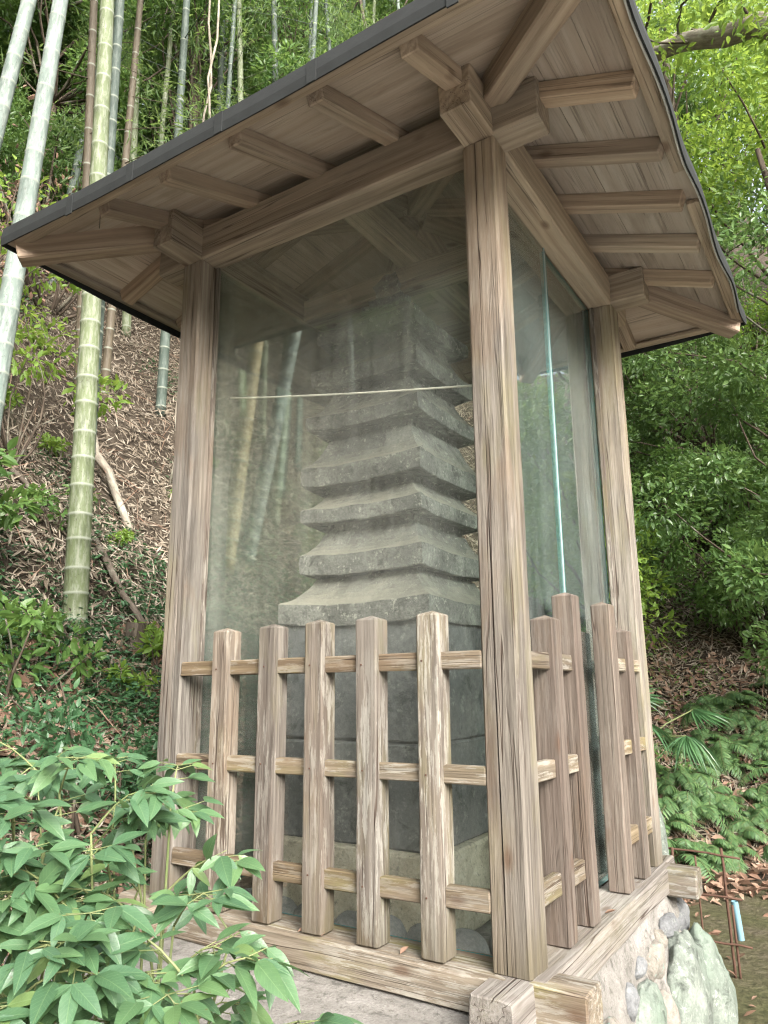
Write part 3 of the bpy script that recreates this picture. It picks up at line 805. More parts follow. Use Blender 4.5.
# ------------------------------------------------------------------ pagoda
PC = np.array([-0.772, 0.66])
pg = thing('stone_pagoda', 'grey lichened multi tiered stone pagoda behind the dusty glass', 'pagoda', (PC[0], PC[1], -0.08))
NP_ = 14
def sqring(a, z, lift=0.0, bow=0.0):
    c = [(-a, -a), (a, -a), (a, a), (-a, a)]; out = []
    for s_ in range(4):
        p, q = np.array(c[s_], float), np.array(c[(s_ + 1) % 4], float)
        for t in np.linspace(0, 1, NP_, endpoint=False):
            k = abs(2 * t - 1)
            xy = (p + (q - p) * t) * (1 - bow * (1 - k ** 2))
            out.append((PC[0] + xy[0], PC[1] + xy[1], z + lift * k ** 2.6))
    return np.array(out)
def loft(name, rings, mat, amp=0.004, seed=1, label=None):
    m = 4 * NP_; V = np.vstack(rings)
    nz = np.stack([vnoise(V, 16, seed), vnoise(V, 16, seed + 1), vnoise(V, 16, seed + 2)], -1) + 0.7 * np.stack([vnoise(V, 45, seed + 3), vnoise(V, 45, seed + 4), vnoise(V, 45, seed + 5)], -1)
    V = V + amp * nz
    i = np.arange(len(rings) - 1)[:, None] * m; j = np.arange(m)[None]; j2 = (j + 1) % m
    F = np.stack([i + j, i + j2, i + m + j2, i + m + j], -1).reshape(-1, 4)
    caps = np.array([list(range(m))[::-1], [(len(rings) - 1) * m + q for q in range(m)]])
    return obj(name, V, [F, caps], M[mat], pg, label=label)
def block(name, a, z0, z1, mat, seed, a2=None, amp=0.003):
    a2 = a2 or a
    n = 6
    rings = [sqring(a - 0.008, z0)] + [sqring(a + (a2 - a) * f, z0 + 0.008 + (z1 - z0 - 0.016) * f) for f in np.linspace(0, 1, n)] + [sqring(a2 - 0.008, z1)]
    return loft(name, rings, mat, amp, seed)
block('base_slab', 0.375, -0.08, 0.165, 'pagoda_base', 31, 0.36, 0.006)
block('lower_block', 0.325, 0.167, 0.495, 'pagoda_body', 32, 0.318)
block('upper_block', 0.315, 0.498, 0.905, 'pagoda_body', 33, 0.308)
TIERS = [(0.328, 0.895, 0.080, 1.085, 0.225), (0.273, 1.088, 0.080, 1.265, 0.205), (0.272, 1.290, 0.058, 1.425, 0.200), (0.274, 1.438, 0.080, 1.648, 0.194),
         (0.260, 1.672, 0.062, 1.845, 0.184), (0.248, 1.862, 0.070, 2.030, 0.175), (0.234, 2.052, 0.065, 2.19, 0.158)]
pz = 0.902
for k, (a, zb, th, zt, ai) in enumerate(TIERS):
    an = ai * 0.97 if k == 0 else TIERS[k - 1][4] * 0.96
    lf = 0.013
    rings = [sqring(an, pz - 0.002), sqring(an, zb + 0.012), sqring(a * 0.75, zb + 0.006, lf * 0.4), sqring(a - 0.003, zb, lf), sqring(a, zb + 0.004, lf, 0.006),
             sqring(a + 0.002, zb + th * 0.6, lf, 0.01), sqring(a, zb + th - 0.004, lf, 0.006), sqring(a - 0.006, zb + th, lf, 0.006)]
    z0 = zb + th
    for f in (0.15, 0.35, 0.55, 0.75, 0.9, 1.0):
        rings.append(sqring((a - 0.008) + (ai - a + 0.008) * f, z0 + (zt - z0) * (0.45 * f + 0.55 * f ** 2.2), lf * (1 - f) ** 1.3, 0.01 * (1 - f)))
    loft('tier_roof', rings, 'pagoda', 0.0036, 50 + 7 * k)
    pz = zt
# finial of stacked rings
rr = []
for z, r in ((2.185, .10), (2.26, .10), (2.265, .075), (2.29, .08), (2.31, .055), (2.34, .055), (2.36, .065), (2.38, .05), (2.42, .03), (2.45, .006)):
    rr.append(sqring(r, z, 0, 0.22))
loft('finial', rr, 'pagoda', 0.002, 99)
# rounded river stones on the floor inside
spots = [(-0.40, 0.190, .058), (-0.27, 0.185, .062), (-0.53, 0.185, .060), (-0.66, 0.190, .055), (-0.80, 0.185, .062), (-0.94, 0.19, .056), (-1.08, 0.19, .06), (-0.185, 0.30, .06), (-0.18, 0.44, .058), (-0.185, 0.60, .06), (-0.18, 0.76, .06)]
for k, (x, y, r) in enumerate(spots):
    rt = (r * 1.12, r * 0.95, r * 1.0)
    V, F = rock_geo((x, y, -0.088 + r * 0.85), rt, 200 + k, 0.07, 3, 0)
    o = obj('river_stone', V, F, M['river'], org=(x, y, -0.088), smooth=True)
    tag(o, 'smooth grey river stone on the floor behind the front glass' if k < 7 else 'smooth grey river stone on the floor behind the side glass', 'stone',
        'river stones lining the front of the pagoda base' if k < 7 else 'river stones lining the right side of the pagoda base')
# added thin tube standing in for a bright line mirrored in the glass
t = np.linspace(0, 1, 14)[:, None]
cp = np.array([-1.20, 0.135, 1.78]) + (np.array([-0.16, 0.135, 1.595]) - np.array([-1.20, 0.135, 1.78])) * t + np.array([0, 0, -0.006]) * np.sin(np.pi * t)
V, F, G = tube_geo(cp, 0.0034, 6)
tag(obj('mirror_line', V, F, M['mirror_line'], org=cp[0], smooth=True), 'thin pale line added behind the front glass for a mirrored line', 'mirror_line')
# papery nest between the beam ends, twig from the eave
V, F = rock_geo((0.035, -0.055, H + 0.145), (0.020, 0.020, 0.026), 77, 0.3, 3)
tag(obj('insect_nest', V, F, M['nest'], org=(0.035, -0.055, H + 0.13)), 'small pale papery nest lump above the near post between the beam ends', 'nest')
V, F, G = tube_geo([(-1.372, -0.385, 2.372), (-1.371, -0.384, 2.34), (-1.372, -0.383, 2.300)], 0.0016, 5)
tag(obj('twig', V, F, M['deadwood'], org=(-1.372, -0.385, 2.372), attrs={'grain': G}), 'short dry twig hanging under the left eave', 'twig')

# ------------------------------------------------------------------ rebar, pipe, marker
rb = thing('rebar_fence', 'low rusty rebar grid standing on the mossy ground behind the plinth', 'fence', (-0.05, 2.5, -0.75))
for a, b_ in (((0.022, 2.51, -0.78), (0.020, 2.50, -0.155)), ((-0.22, 2.47, -0.78), (-0.215, 2.46, -0.17))):
    V, F, G = tube_geo(np.linspace(a, b_, 8) + RNG.normal(0, 0.0015, (8, 3)), 0.0075, 6); obj('stake', V, F, M['rust'], rb, smooth=True)
V, F, G = tube_geo(np.linspace((0.046, 2.515, -0.78), (0.040, 2.515, -0.42), 6), 0.0065, 6); obj('stake', V, F, M['rust'], rb, smooth=True)
V, F, G = tube_geo(np.linspace((-0.105, 2.5, -0.78), (-0.11, 2.49, -0.20), 6), 0.005, 6); obj('stake', V, F, M['rust'], rb, smooth=True)
for z0, z1, x0, x1 in ((-0.165, -0.195, -0.36, 0.10), (-0.375, -0.385, -0.30, 0.09), (-0.585, -0.60, -0.26, 0.12)):
    V, F, G = tube_geo(np.linspace((x0, 2.465, z0), (x1, 2.505, z1), 7) + RNG.normal(0, 0.002, (7, 3)), 0.0055, 6); obj('crossbar', V, F, M['rust'], rb, smooth=True)
pp = [(0.052, 2.60, -0.60), (0.046, 2.595, -0.50), (0.040, 2.59, -0.42)]
g = Geo(); V, F, G = tube_geo(pp, 0.017, 14, cap=False); g.add(V, F)
V, F, G = tube_geo(pp, 0.0135, 14, cap=False); g.add(V, [f[:, ::-1] for f in F])
tag(g.obj('plastic_pipe', M['pipe'], org=(0.052, 2.60, -0.60), smooth=True), 'short light blue plastic pipe leaning on the rusty rebar', 'pipe')
V, F = rock_geo((-0.30, 1.95, -0.25), (0.19, 0.14, 0.66), 41, 0.08, 4)
tag(obj('standing_stone', V, F, M['green_stone'], org=(-0.23, 1.95, -0.75), smooth=True), 'pale grey green upright stone behind the back right post', 'stone')

# ------------------------------------------------------------------ vegetation prototypes
def shrub_proto(name, label, cat, mat, n, R, hgt, L, tmpl, seed, group=None, loc=(0, 0, 0), nclump=16, up=0.6, bark='bark', droop=0.0, stemr=0.016):
    rng = np.random.default_rng(seed)
    r = thing(name, label, cat, loc, group)
    o = np.array(loc, float)
    d = unit(rng.normal(0, 1, (nclump, 3))) * (rng.uniform(0.25, 1, nclump) ** 0.6)[:, None]
    C = o + d * np.array([R, R, hgt * 0.42]) + np.array([0, 0, hgt * 0.58])
    rad = R * rng.uniform(0.22, 0.42, nclump)
    P, A, N, LL, rnd = clump_leaves(C, rad, n, L, rng, up, droop)
    V, F, rn = leaves_geo(P, A, N, LL, tmpl, rnd)
    obj('foliage', V, F, M[mat], r, attrs={'rnd': rn})
    g = Geo()
    for k in range(nclump):
        b = o + np.array([0, 0, -0.15])
        limb(g, b, C[k] + rng.normal(0, 0.1 * R, 3), stemr * hgt ** 0.5 * 1.2, 0.003, rng, 5, 6, 0.08)
    g.obj('branches', M[bark], r, smooth=True)
    return r

def tree_proto(name, label, mat, bark, n, hgt, R, cz, L, tmpl, seed, group=None, loc=(0, 0, 0), lean=(0, 0), r0=0.12, nclump=34):
    rng = np.random.default_rng(seed)
    r = thing(name, label, 'tree', loc, group); o = np.array(loc, float)
    g = Geo()
    top = o + np.array([lean[0], lean[1], hgt])
    tp = limb(g, o + np.array([0, 0, -0.3]), top, r0, r0 * 0.25, rng, 9, 12, 0.05)
    d = unit(rng.normal(0, 1, (nclump, 3))) * (rng.uniform(0.2, 1, nclump) ** 0.5)[:, None]
    cc = o + np.array([lean[0] * 0.7, lean[1] * 0.7, cz])
    C = cc + d * np.array([R, R, (hgt - cz) * 1.0])
    for k in range(nclump):
        i = int(np.clip((C[k][2] - o[2]) / hgt * 9 - rng.uniform(0.5, 2.5), 3, 10))
        limb(g, tp[i], C[k], r0 * 0.26 * rng.uniform(0.6, 1.2), 0.006, rng, 5, 7, 0.09)
    rad = R * rng.uniform(0.16, 0.32, nclump)
    P, A, N, LL, rnd = clump_leaves(C, rad, n, L, rng, 0.6)
    V, F, rn = leaves_geo(P, A, N, LL, tmpl, rnd)
    obj('crown', V, F, M[mat], r, attrs={'rnd': rn})
    g.obj('trunk', M[bark], r, smooth=True)
    return r

def culm_geo(pts, r0, r1, node=0.24):
    pts = np.asarray(pts, float)
    seglen = np.linalg.norm(np.diff(pts, axis=0), axis=1); cum = np.concatenate([[0], np.cumsum(seglen)]); Ltot = cum[-1]
    ss = []; rr = []; mark = []
    s = 0.12
    def rad(q): return r0 + (r1 - r0) * (q / Ltot)
    ss.append(0); rr.append(rad(0)); mark.append(0)
    while s < Ltot - 0.03:
        r = rad(s)
        ss += [s - 0.012, s - 0.003, s + 0.003, s + 0.014]; rr += [r * 0.985, r * 1.05, r * 1.035, r * 0.975]; mark += [0.0, 1, 1, 0.0]
        s += node * random.uniform(0.85, 1.15) * (0.78 + 0.6 * min(1, s / 4))
    ss.append(Ltot); rr.append(rad(Ltot)); mark.append(0)
    ss = np.array(ss)
    P = np.stack([np.interp(ss, cum, pts[:, i]) for i in range(3)], -1)
    V, F, G = tube_geo(P, np.array(rr), 14)
    return V, F, G, np.repeat(np.array(mark, float), 14)

def culm_thing(label, pts, r0, r1, mat, group=None, name='bamboo', foliage=0, seed=0, node=0.24, spread=0.9, f0=0.45):
    base = tuple(pts[0])
    r = thing(name, label, 'bamboo', base, group)
    V, F, G, mk = culm_geo(pts, r0, r1, node)
    cg = Geo(); cg.add(V, F, grain=G, rnd=mk)
    if foliage:
        rng = np.random.default_rng(seed)
        P = np.asarray(pts, float); nb = 26; C = []
        for k in range(nb):
            f = rng.uniform(f0, 1.0); q = P[0] + (P[-1] - P[0]) * f
            a = rng.uniform(0, 6.28); l = spread * rng.uniform(0.5, 1.2)
            e = q + np.array([math.cos(a) * l, math.sin(a) * l, l * rng.uniform(-0.1, 0.7)])
            pp_ = q + (e - q) * np.linspace(0, 1, 5)[:, None] + np.array([0, 0, -0.1 * l]) * np.linspace(0, 1, 5)[:, None] ** 2; C += [pp_[2], pp_[3], pp_[4]]
            V, F, G = tube_geo(pp_, np.linspace(0.006, 0.002, 5), 4); cg.add(V, F, grain=G, rnd=np.zeros(len(V)))
        C = np.array(C)
        Pn, A, N, LL, rnd = clump_leaves(C, np.full(len(C), 0.24), foliage, 0.11, rng, 0.5, 0.5)
        V, F, rn = leaves_geo(Pn, A, N, LL, T_BAMB, rnd)
        obj('foliage', V, F, M['bamboo_leaf'], r, attrs={'rnd': rn})
    cg.obj('culm', M[mat], r, smooth=True)
    return r

def gz(x, y): return float(ground_z(np.array(x), np.array(y)))
def up_to(base, q, ext):   # straight culm from base through q and on
    b = np.array(base, float); q = np.array(q, float); u = (q - b)
    return u

# near bamboo culms on the left
def near_culm(label, p, q, dia, mat, top=8.5, seed=0, fol=900):
    p = np.array(p, float); q = np.array(q, float); u = (q - p) / (q[2] - p[2])
    z = p[2]
    for _ in range(40):                                   # run down to the slope
        b = p + u * (z - p[2]); z = z + 0.5 * (gz(b[0], b[1]) - z)
    b = p + u * (z - 0.06 - p[2])
    e = p + u * (z + top - p[2])
    return culm_thing(label, [b, (b + e) / 2 + np.array([0.01, 0.02, 0]), e], dia / 2, dia / 2 * 0.38, mat, None, 'bamboo', fol, seed, 0.205, 0.9, 0.72)
near_culm('thick green bamboo culm standing clear on the slope left of the shelter', (-3.185, 0.895, 1.36), (-3.33, 0.90, 3.8), 0.150, 'bamboo_green', 9, 1)
near_culm('slimmer bluish bamboo culm just behind the thick green culm', (-3.84, 1.353, 2.2), (-3.93, 1.37, 4.8), 0.115, 'bamboo_blue', 9, 2)
near_culm('pale whitish bamboo culm leaning behind the left eave tip', (-3.115, 0.242, 2.46), (-3.241, 0.428, 5.147), 0.135, 'bamboo_pale', 9, 3)
near_culm('pale bamboo culm at the extreme upper left edge', (-3.75, 0.338, 3.925), (-3.71, 0.47, 5.476), 0.130, 'bamboo_pale', 9, 4)

# grove behind
protos = []
for k, (mat, r) in enumerate([('bamboo_green', 0.055), ('bamboo_blue', 0.058), ('bamboo_dead', 0.048), ('bamboo_pale', 0.050)]):
    lean = [(0.5, 0.2), (-0.4, 0.3), (0.9, -0.3), (-0.2, 0.1)][k]
    nm = ['green', 'grey blue', 'dead brown', 'pale'][k]
    protos.append((nm, culm_thing('x', [(0, 0, -0.2), (lean[0] * .4, lean[1] * .4, 5), (lean[0], lean[1], 11)], r, r * 0.45, mat, None, 'bamboo', 2600, 20 + k, 0.28, 1.1, 0.22)))
first = [True] * 4
rng = np.random.default_rng(5)
GL = {'green': 'green bamboo culm in the dense grove behind the roof', 'grey blue': 'grey blue bamboo culm in the dense grove behind the roof',
      'dead brown': 'dead brown bamboo culm in the dense grove behind the roof', 'pale': 'pale green bamboo culm in the dense grove behind the roof'}
spots = [(-5.05, 2.06, 2), (-5.34, 2.52, 2), (-5.39, 3.28, 1), (-5.40, 4.02, 1), (-4.46, 4.23, 1), (-5.48, 4.65, 0)]
tries = 0
while len(spots) < 40 and tries < 4000:
    tries += 1
    az = math.radians(rng.uniform(-72, -26)); d = rng.uniform(8.8, 16)
    x, y = CAM[0] + d * math.sin(az), CAM[1] + d * math.cos(az)
    if foot_dist(np.array(x), np.array(y)) < 2.8: continue
    if any(math.hypot(x - a, y - b) < 0.45 for a, b, _ in spots): continue
    spots.append((x, y, int(rng.choice([0, 1, 2, 3], p=[.36, .40, .16, .08]))))
culm_spots = [p for p in spots if math.hypot(p[0] - CAM[0], p[1] - CAM[1]) < 12]
for x, y, k in spots:
    nm, pr_ = protos[k]
    loc = (x, y, gz(x, y)); rz = rng.uniform(0, 6.28); sc = rng.uniform(0.8, 1.15)
    if first[k]:
        first[k] = False
        pr_.location = loc; pr_.rotation_euler = (0, 0, rz); pr_['label'] = GL[nm]; pr_['group'] = nm + ' bamboo in the grove'
    else:
        dup(pr_, loc, rz, sc, GL[nm], nm + ' bamboo in the grove', (rng.normal(0, .05), rng.normal(0, .05)))
# culms on the slope in front, mirrored in the front glass
for k, (x, y, m) in enumerate([(-4.3, -3.0, 2), (-4.9, -3.4, 1), (-5.3, -4.6, 0), (-6.2, -4.0, 3), (-3.9, -5.2, 1), (-6.8, -5.6, 2), (-4.6, -6.6, 0), (-7.4, -3.2, 1), (-6.0, -7.6, 3)]):
    if k in (0, 1, 4): continue
    nm, pr_ = protos[m]
    dup(pr_, (x, y, gz(x, y)), rng.uniform(0, 6.28), 1.05, nm + ' bamboo culm on the slope mirrored in the front glass', nm + ' bamboo mirrored in the glass', (rng.normal(0, .03), rng.normal(0, .03)))

for lb, p, q, m in [('yellowish bamboo culm mirrored broadly at the left of the front glass', (-3.60, -2.51, 2.74), (-3.57, -2.36, 1.86), 'bamboo_tan'),
                    ('bluish bamboo culm mirrored in the front glass right of the yellowish one', (-3.75, -3.05, 2.87), (-3.72, -2.80, 2.0), 'bamboo_pale'),
                    ('green bamboo culm mirrored in the front glass nearest the pagoda', (-4.2, -3.75, 3.8), (-4.18, -3.66, 3.1), 'bamboo_green')]:
    near_culm(lb, q, p, 0.15, m, 9, 7, 700)
# shrubs
dark = shrub_proto('evergreen_shrub', 'x', 'shrub', 'evergreen', 6000, 0.85, 1.7, 0.062, T_BROAD, 31, nclump=26)
mid = shrub_proto('leafy_shrub', 'x', 'shrub', 'midleaf', 4600, 0.8, 1.5, 0.058, T_BROAD, 32, nclump=22)
bare = shrub_proto('bare_shrub', 'leafless brown tangle of twigs on the upper earth bank', 'shrub', 'litter_brown', 320, 1.1, 1.0, 0.06, T_DEADB, 36, 'bare twig tangles on the bank', (-5.6, 0.9, gz(-5.6, 0.9)), 40)
for k, (x, y, sc) in enumerate([(-6.3, 1.7, 1.1), (-6.0, 0.3, 1.0), (-6.6, 2.6, 1.2), (-7.0, 1.0, 1.3), (-7.2, 3.4, 1.2)]):
    dup(bare, (x, y, gz(x, y)), 0.8 * k, sc)
bright = shrub_proto('bright_shrub', 'x', 'shrub', 'bright', 2600, 0.9, 1.8, 0.085, T_BROAD, 33, nclump=20, up=0.8)
SH = [(dark, 'dark glossy evergreen shrub'), (mid, 'mid green leafy shrub'), (bright, 'yellow green leafy shrub')]
used = [False] * 3
def place_shrub(k, x, y, sc, where, group, dz=0.0):
    pr_, lb = SH[k]; loc = (x, y, gz(x, y) + dz); rz = random.uniform(0, 6.28)
    if not used[k]:
        used[k] = True; r = pr_; r.location = loc; r.rotation_euler = (0, 0, rz); r.scale = (sc,) * 3
        r['label'] = lb + ' ' + where; r['group'] = lb + 's ' + group
    else:
        r = dup(pr_, loc, rz, sc, lb + ' ' + where, lb + 's ' + group)
    return r
rng = np.random.default_rng(8)
pts = []
tries = 0
while len(pts) < 58 and tries < 5000:
    tries += 1
    x = rng.uniform(-1.6, 6.5); y = rng.uniform(5.0, 14)
    s_ = float(foot_dist(np.array(x), np.array(y)))
    if s_ < 1.15: continue
    if any(math.hypot(x - a, y - b) < 0.72 for a, b in pts): continue
    pts.append((x, y))
for x, y in pts:
    s_ = float(foot_dist(np.array(x), np.array(y)))
    k = int(rng.choice([0, 1, 2], p=[.36, .38, .26] if s_ < 4.5 else [.2, .3, .5]))
    place_shrub(k, x, y, rng.uniform(0.75, 1.35), 'on the hillside right of the shelter', 'right of the shelter')
# undergrowth in the bamboo grove
pts = []; tries = 0
while len(pts) < 95 and tries < 5000:
    tries += 1
    az = math.radians(rng.uniform(-72, -22)); d = rng.uniform(7.5, 15.5)
    x, y = CAM[0] + d * math.sin(az), CAM[1] + d * math.cos(az)
    if foot_dist(np.array(x), np.array(y)) < 6.2 - max(0, (math.degrees(az) + 45) * 0.05): continue
    if any(math.hypot(x - a, y - b) < 0.6 for a, b in pts): continue
    pts.append((x, y))
for x, y in pts:
    place_shrub(int(rng.choice([0, 1, 2], p=[.42, .38, .20])), x, y, rng.uniform(0.6, 1.25), 'among the bamboo behind the roof', 'among the bamboo')
for x, y in [(-7.5, -2.0), (-8.2, -4.8), (-7.8, -7.5), (-9.5, -3.3), (-9.0, -6.6), (-10.2, -5.0), (-5.8, -9.0), (-3.4, -8.6), (-1.6, -9.8), (0.2, -11.2), (-4.2, -11.5), (-2.6, -7.2)]:
    place_shrub(int(rng.integers(0, 2)), x, y, rng.uniform(0.9, 1.5), 'on the slope mirrored in the front glass', 'mirrored in the glass')

# trees on the right
tA = tree_proto('evergreen_tree', 'dark evergreen tree hanging over the right side of the shelter', 'evergreen', 'bark', 23000, 5.4, 1.75, 2.7, 0.068, T_BROAD, 51,
                None, (1.7, 6.0, gz(1.7, 6.0)), (-1.2, -0.9), 0.09)
tB = tree_proto('broadleaf_tree', 'bright yellow green broadleaf tree at the upper right edge', 'bright', 'bark', 13000, 7.5, 2.3, 5.0, 0.10, T_BROAD, 52,
                None, (1.3, 7.8, gz(1.3, 7.8)), (-0.5, -0.4), 0.11)
for k, (x, y, sc) in enumerate([(4.6, 7.6, 1.0), (-1.2, 9.2, 1.1), (6.8, 5.8, 1.2), (3.4, 11.5, 1.4), (-4.0, 12.5, 1.2)]):
    dup(tB, (x, y, gz(x, y)), 1.3 * k + 0.7, sc, 'bright yellow green broadleaf tree farther back in the forest', 'bright trees in the forest')
for k, (x, y, sc) in enumerate([(-0.2, 8.4, 0.8), (5.6, 9.5, 1.1), (-2.6, 10.6, 1.2), (8.6, 3.6, 1.1), (9.5, 7.0, 1.3), (-9.5, 9.5, 1.3), (-12, 4.5, 1.3), (-11.5, 0.5, 1.3), (-12.5, -4.5, 1.4), (-10.5, -9.0, 1.4), (-5.5, -10.5, 1.2), (-2.2, -11.5, 1.3), (1.0, -13.5, 1.2), (-7.5, -13, 1.4), (4.5, -15, 1.3), (-3.5, -15, 1.5)]):
    dup(tA, (x, y, gz(x, y)), 1.1 * k, sc, 'dark evergreen tree farther back in the forest', 'dark trees in the forest')
tC = tree_proto('grove_tree', 'leafy mid green tree rising behind the bamboo grove', 'midleaf', 'bark', 17000, 8.5, 2.4, 4.6, 0.11, T_BROAD, 53,
                'leafy trees behind the bamboo grove', (-7.2, 5.2, gz(-7.2, 5.2)), (0.3, 0.2), 0.11, 44)
rng = np.random.default_rng(77); pts = [(-7.2, 5.2)]; tries = 0
while len(pts) < 22 and tries < 3000:
    tries += 1
    az = math.radians(rng.uniform(-74, -28)); d = rng.uniform(9.5, 17)
    x, y = CAM[0] + d * math.sin(az), CAM[1] + d * math.cos(az)
    if any(math.hypot(x - a, y - b) < 1.5 for a, b in pts): continue
    pts.append((x, y))
    dup(tC, (x, y, gz(x, y)), rng.uniform(0, 6.28), rng.uniform(0.8, 1.3), 'leafy mid green tree rising behind the bamboo grove', 'leafy trees behind the bamboo grove')
# leaning pale trunk crossing the top right corner
g = Geo(); r_ = np.random.default_rng(3)
tr = thing('leaning_tree', 'thick pale tree trunk leaning across the top right corner', 'tree', (4.6, 4.4, gz(4.6, 4.4)))
pts_ = np.array([(4.6, 4.4, gz(4.6, 4.4) - .2), (3.2, 4.5, 2.8), (1.9, 4.7, 5.2), (0.74, 4.9, 6.60), (-0.05, 5.2, 7.05), (-0.9, 5.6, 7.5), (-1.6, 5.8, 8.2)])
tt = np.linspace(0, 6, 22); sm = np.stack([np.interp(tt, range(7), pts_[:, i]) for i in range(3)], -1) + r_.normal(0, 0.015, (22, 3))
V, F, G = tube_geo(sm, np.linspace(0.17, 0.05, 22), 12); obj('trunk', V, F, M['palebark'], tr, attrs={'grain': G}, smooth=True)
C = []
for k in range(14):
    i = r_.integers(9, 21); e = sm[i] + r_.normal(0, 0.6, 3) + np.array([0.1, -0.2, 0.0]); q = limb(g, sm[i], e, 0.02, 0.004, r_, 5, 6, 0.1); C += [q[3], q[5]]
g.obj('branches', M['bark'], tr, smooth=True)
C = np.array(C); P, A, N, LL, rnd = clump_leaves(C, np.full(len(C), 0.38), 2600, 0.09, r_, 0.7)
V, F, rn = leaves_geo(P, A, N, LL, T_BROAD, rnd); obj('crown', V, F, M['bright'], tr, attrs={'rnd': rn})

# ferns on the bank at the right
def fern_proto(seed, nfr, Lf, mat='fern'):
    rng = np.random.default_rng(seed)
    r = thing('fern', 'x', 'fern', (0, 0, 0))
    PV = []; AV = []; NV = []; LV = []; g = Geo()
    for k in range(nfr):
        a = rng.uniform(0, 6.28); l = Lf * rng.uniform(0.6, 1.15); el = rng.uniform(0.3, 1.1)
        t = np.linspace(0, 1, 30)
        h = np.array([math.cos(a), math.sin(a), 0])
        pts = h * (l * t * math.cos(el) * (1 - 0.1 * t))[:, None] + np.array([0, 0, 1]) * (l * (t * math.sin(el) - 0.75 * t ** 2.1))[:, None]
        V, F, G = tube_geo(pts[::3], np.linspace(0.003, 0.001, len(pts[::3])), 4, False); g.add(V, F, grain=G)
        tg = unit(np.gradient(pts, axis=0)); sd = unit(np.cross(tg, [0, 0, 1.0]))
        for i in range(3, 30):
            w = 0.20 * l * math.sin(math.pi * (0.12 + 0.86 * t[i])) ** 0.8
            for s_ in (-1, 1):
                PV.append(pts[i]); AV.append(sd[i] * s_ + tg[i] * 0.45 + np.array([0, 0, -0.25]) + rng.normal(0, .08, 3))
                NV.append(np.cross(sd[i], tg[i]) + rng.normal(0, .15, 3)); LV.append(w)
    V, F, rn = leaves_geo(np.array(PV), np.array(AV), np.array(NV), np.array(LV), leaf_template(0.17, 0.2, 0.25, 4, 0.8))
    obj('fronds', V, F, M[mat], r, attrs={'rnd': rn})
    g.obj('stalks', M['stem'], r, smooth=True)
    return r
ferns = [fern_proto(61, 26, 0.46), fern_proto(62, 24, 0.36)]
rng = np.random.default_rng(9); pts = []; tries = 0
while len(pts) < 84 and tries < 4000:
    tries += 1
    x = rng.uniform(-1.2, 1.6); y = rng.uniform(4.4, 6.6); s_ = float(foot_dist(np.array(x), np.array(y)))
    if not (0.0 < s_ < 1.25): continue
    if any(math.hypot(x - a, y - b) < 0.13 for a, b in pts): continue
    pts.append((x, y))
for k, (x, y) in enumerate(pts):
    f = ferns[k % 2]; loc = (x, y, gz(x, y) + 0.02)
    if k < 2: f.location = loc; f['label'] = 'drooping green fern on the bank behind the rebar'; f['group'] = 'ferns on the right bank'; f.rotation_euler = (0.25, 0, k)
    else: dup(f, loc, rng.uniform(0, 6.28), rng.uniform(0.7, 1.2), 'drooping green fern on the bank behind the rebar', 'ferns on the right bank', (rng.uniform(.1, .4), rng.normal(0, .1)))

# fan palm beside the back right post
def palm(loc):
    rng = np.random.default_rng(71)
    r = thing('fan_palm', 'young fan palm with folded green fronds behind the back right post', 'palm', loc)
    o = np.array(loc, float)
    for k, (az, el, l, dr) in enumerate([(0.5, 0.55, 0.55, 1.0), (-0.5, 0.2, 0.5, 1.2), (1.9, 0.9, 0.5, 0.6), (2.8, 0.5, 0.5, 0.9), (-1.2, 0.5, 0.42, 1.2)]):
        h = np.array([math.cos(az), math.sin(az), 0]); d = h * math.cos(el) + np.array([0, 0, math.sin(el)])
        hub = o + d * l
        g = Geo(); n = 26
        sd = unit(np.cross(d, [0, 0, 1.0])); up = np.cross(sd, d)
        PV = np.repeat(hub[None], n, 0); a = np.linspace(-1.9, 1.9, n)
        AV = np.cos(a)[:, None] * (d + np.array([0, 0, -0.35 * dr])) + np.sin(a)[:, None] * sd + rng.normal(0, .04, (n, 3)) + np.array([0, 0, -0.25 * dr])
        NV = np.repeat(up[None], n, 0) + np.sin(a)[:, None] * sd * 0.3 + rng.normal(0, .25, (n, 3))
        V, F, rn = leaves_geo(PV, AV, NV, rng.uniform(0.26, 0.36, n), leaf_template(0.085, 0.6, 0.35 * dr, 6, 0.7), rng.uniform(0.2, 0.8, n))
        fr = obj('frond', V, F, M['palm'], r, attrs={'rnd': rn})
        V, F, G = tube_geo([o, o + d * l * 0.5 + np.array([0, 0, 0.03]), hub], [0.009, 0.007, 0.005], 6)
        obj('stalk', V, F, M['stem'], fr, attrs={'grain': G}, smooth=True)
palm((-0.98, 5.0, gz(-0.98, 5.0) + 0.30))

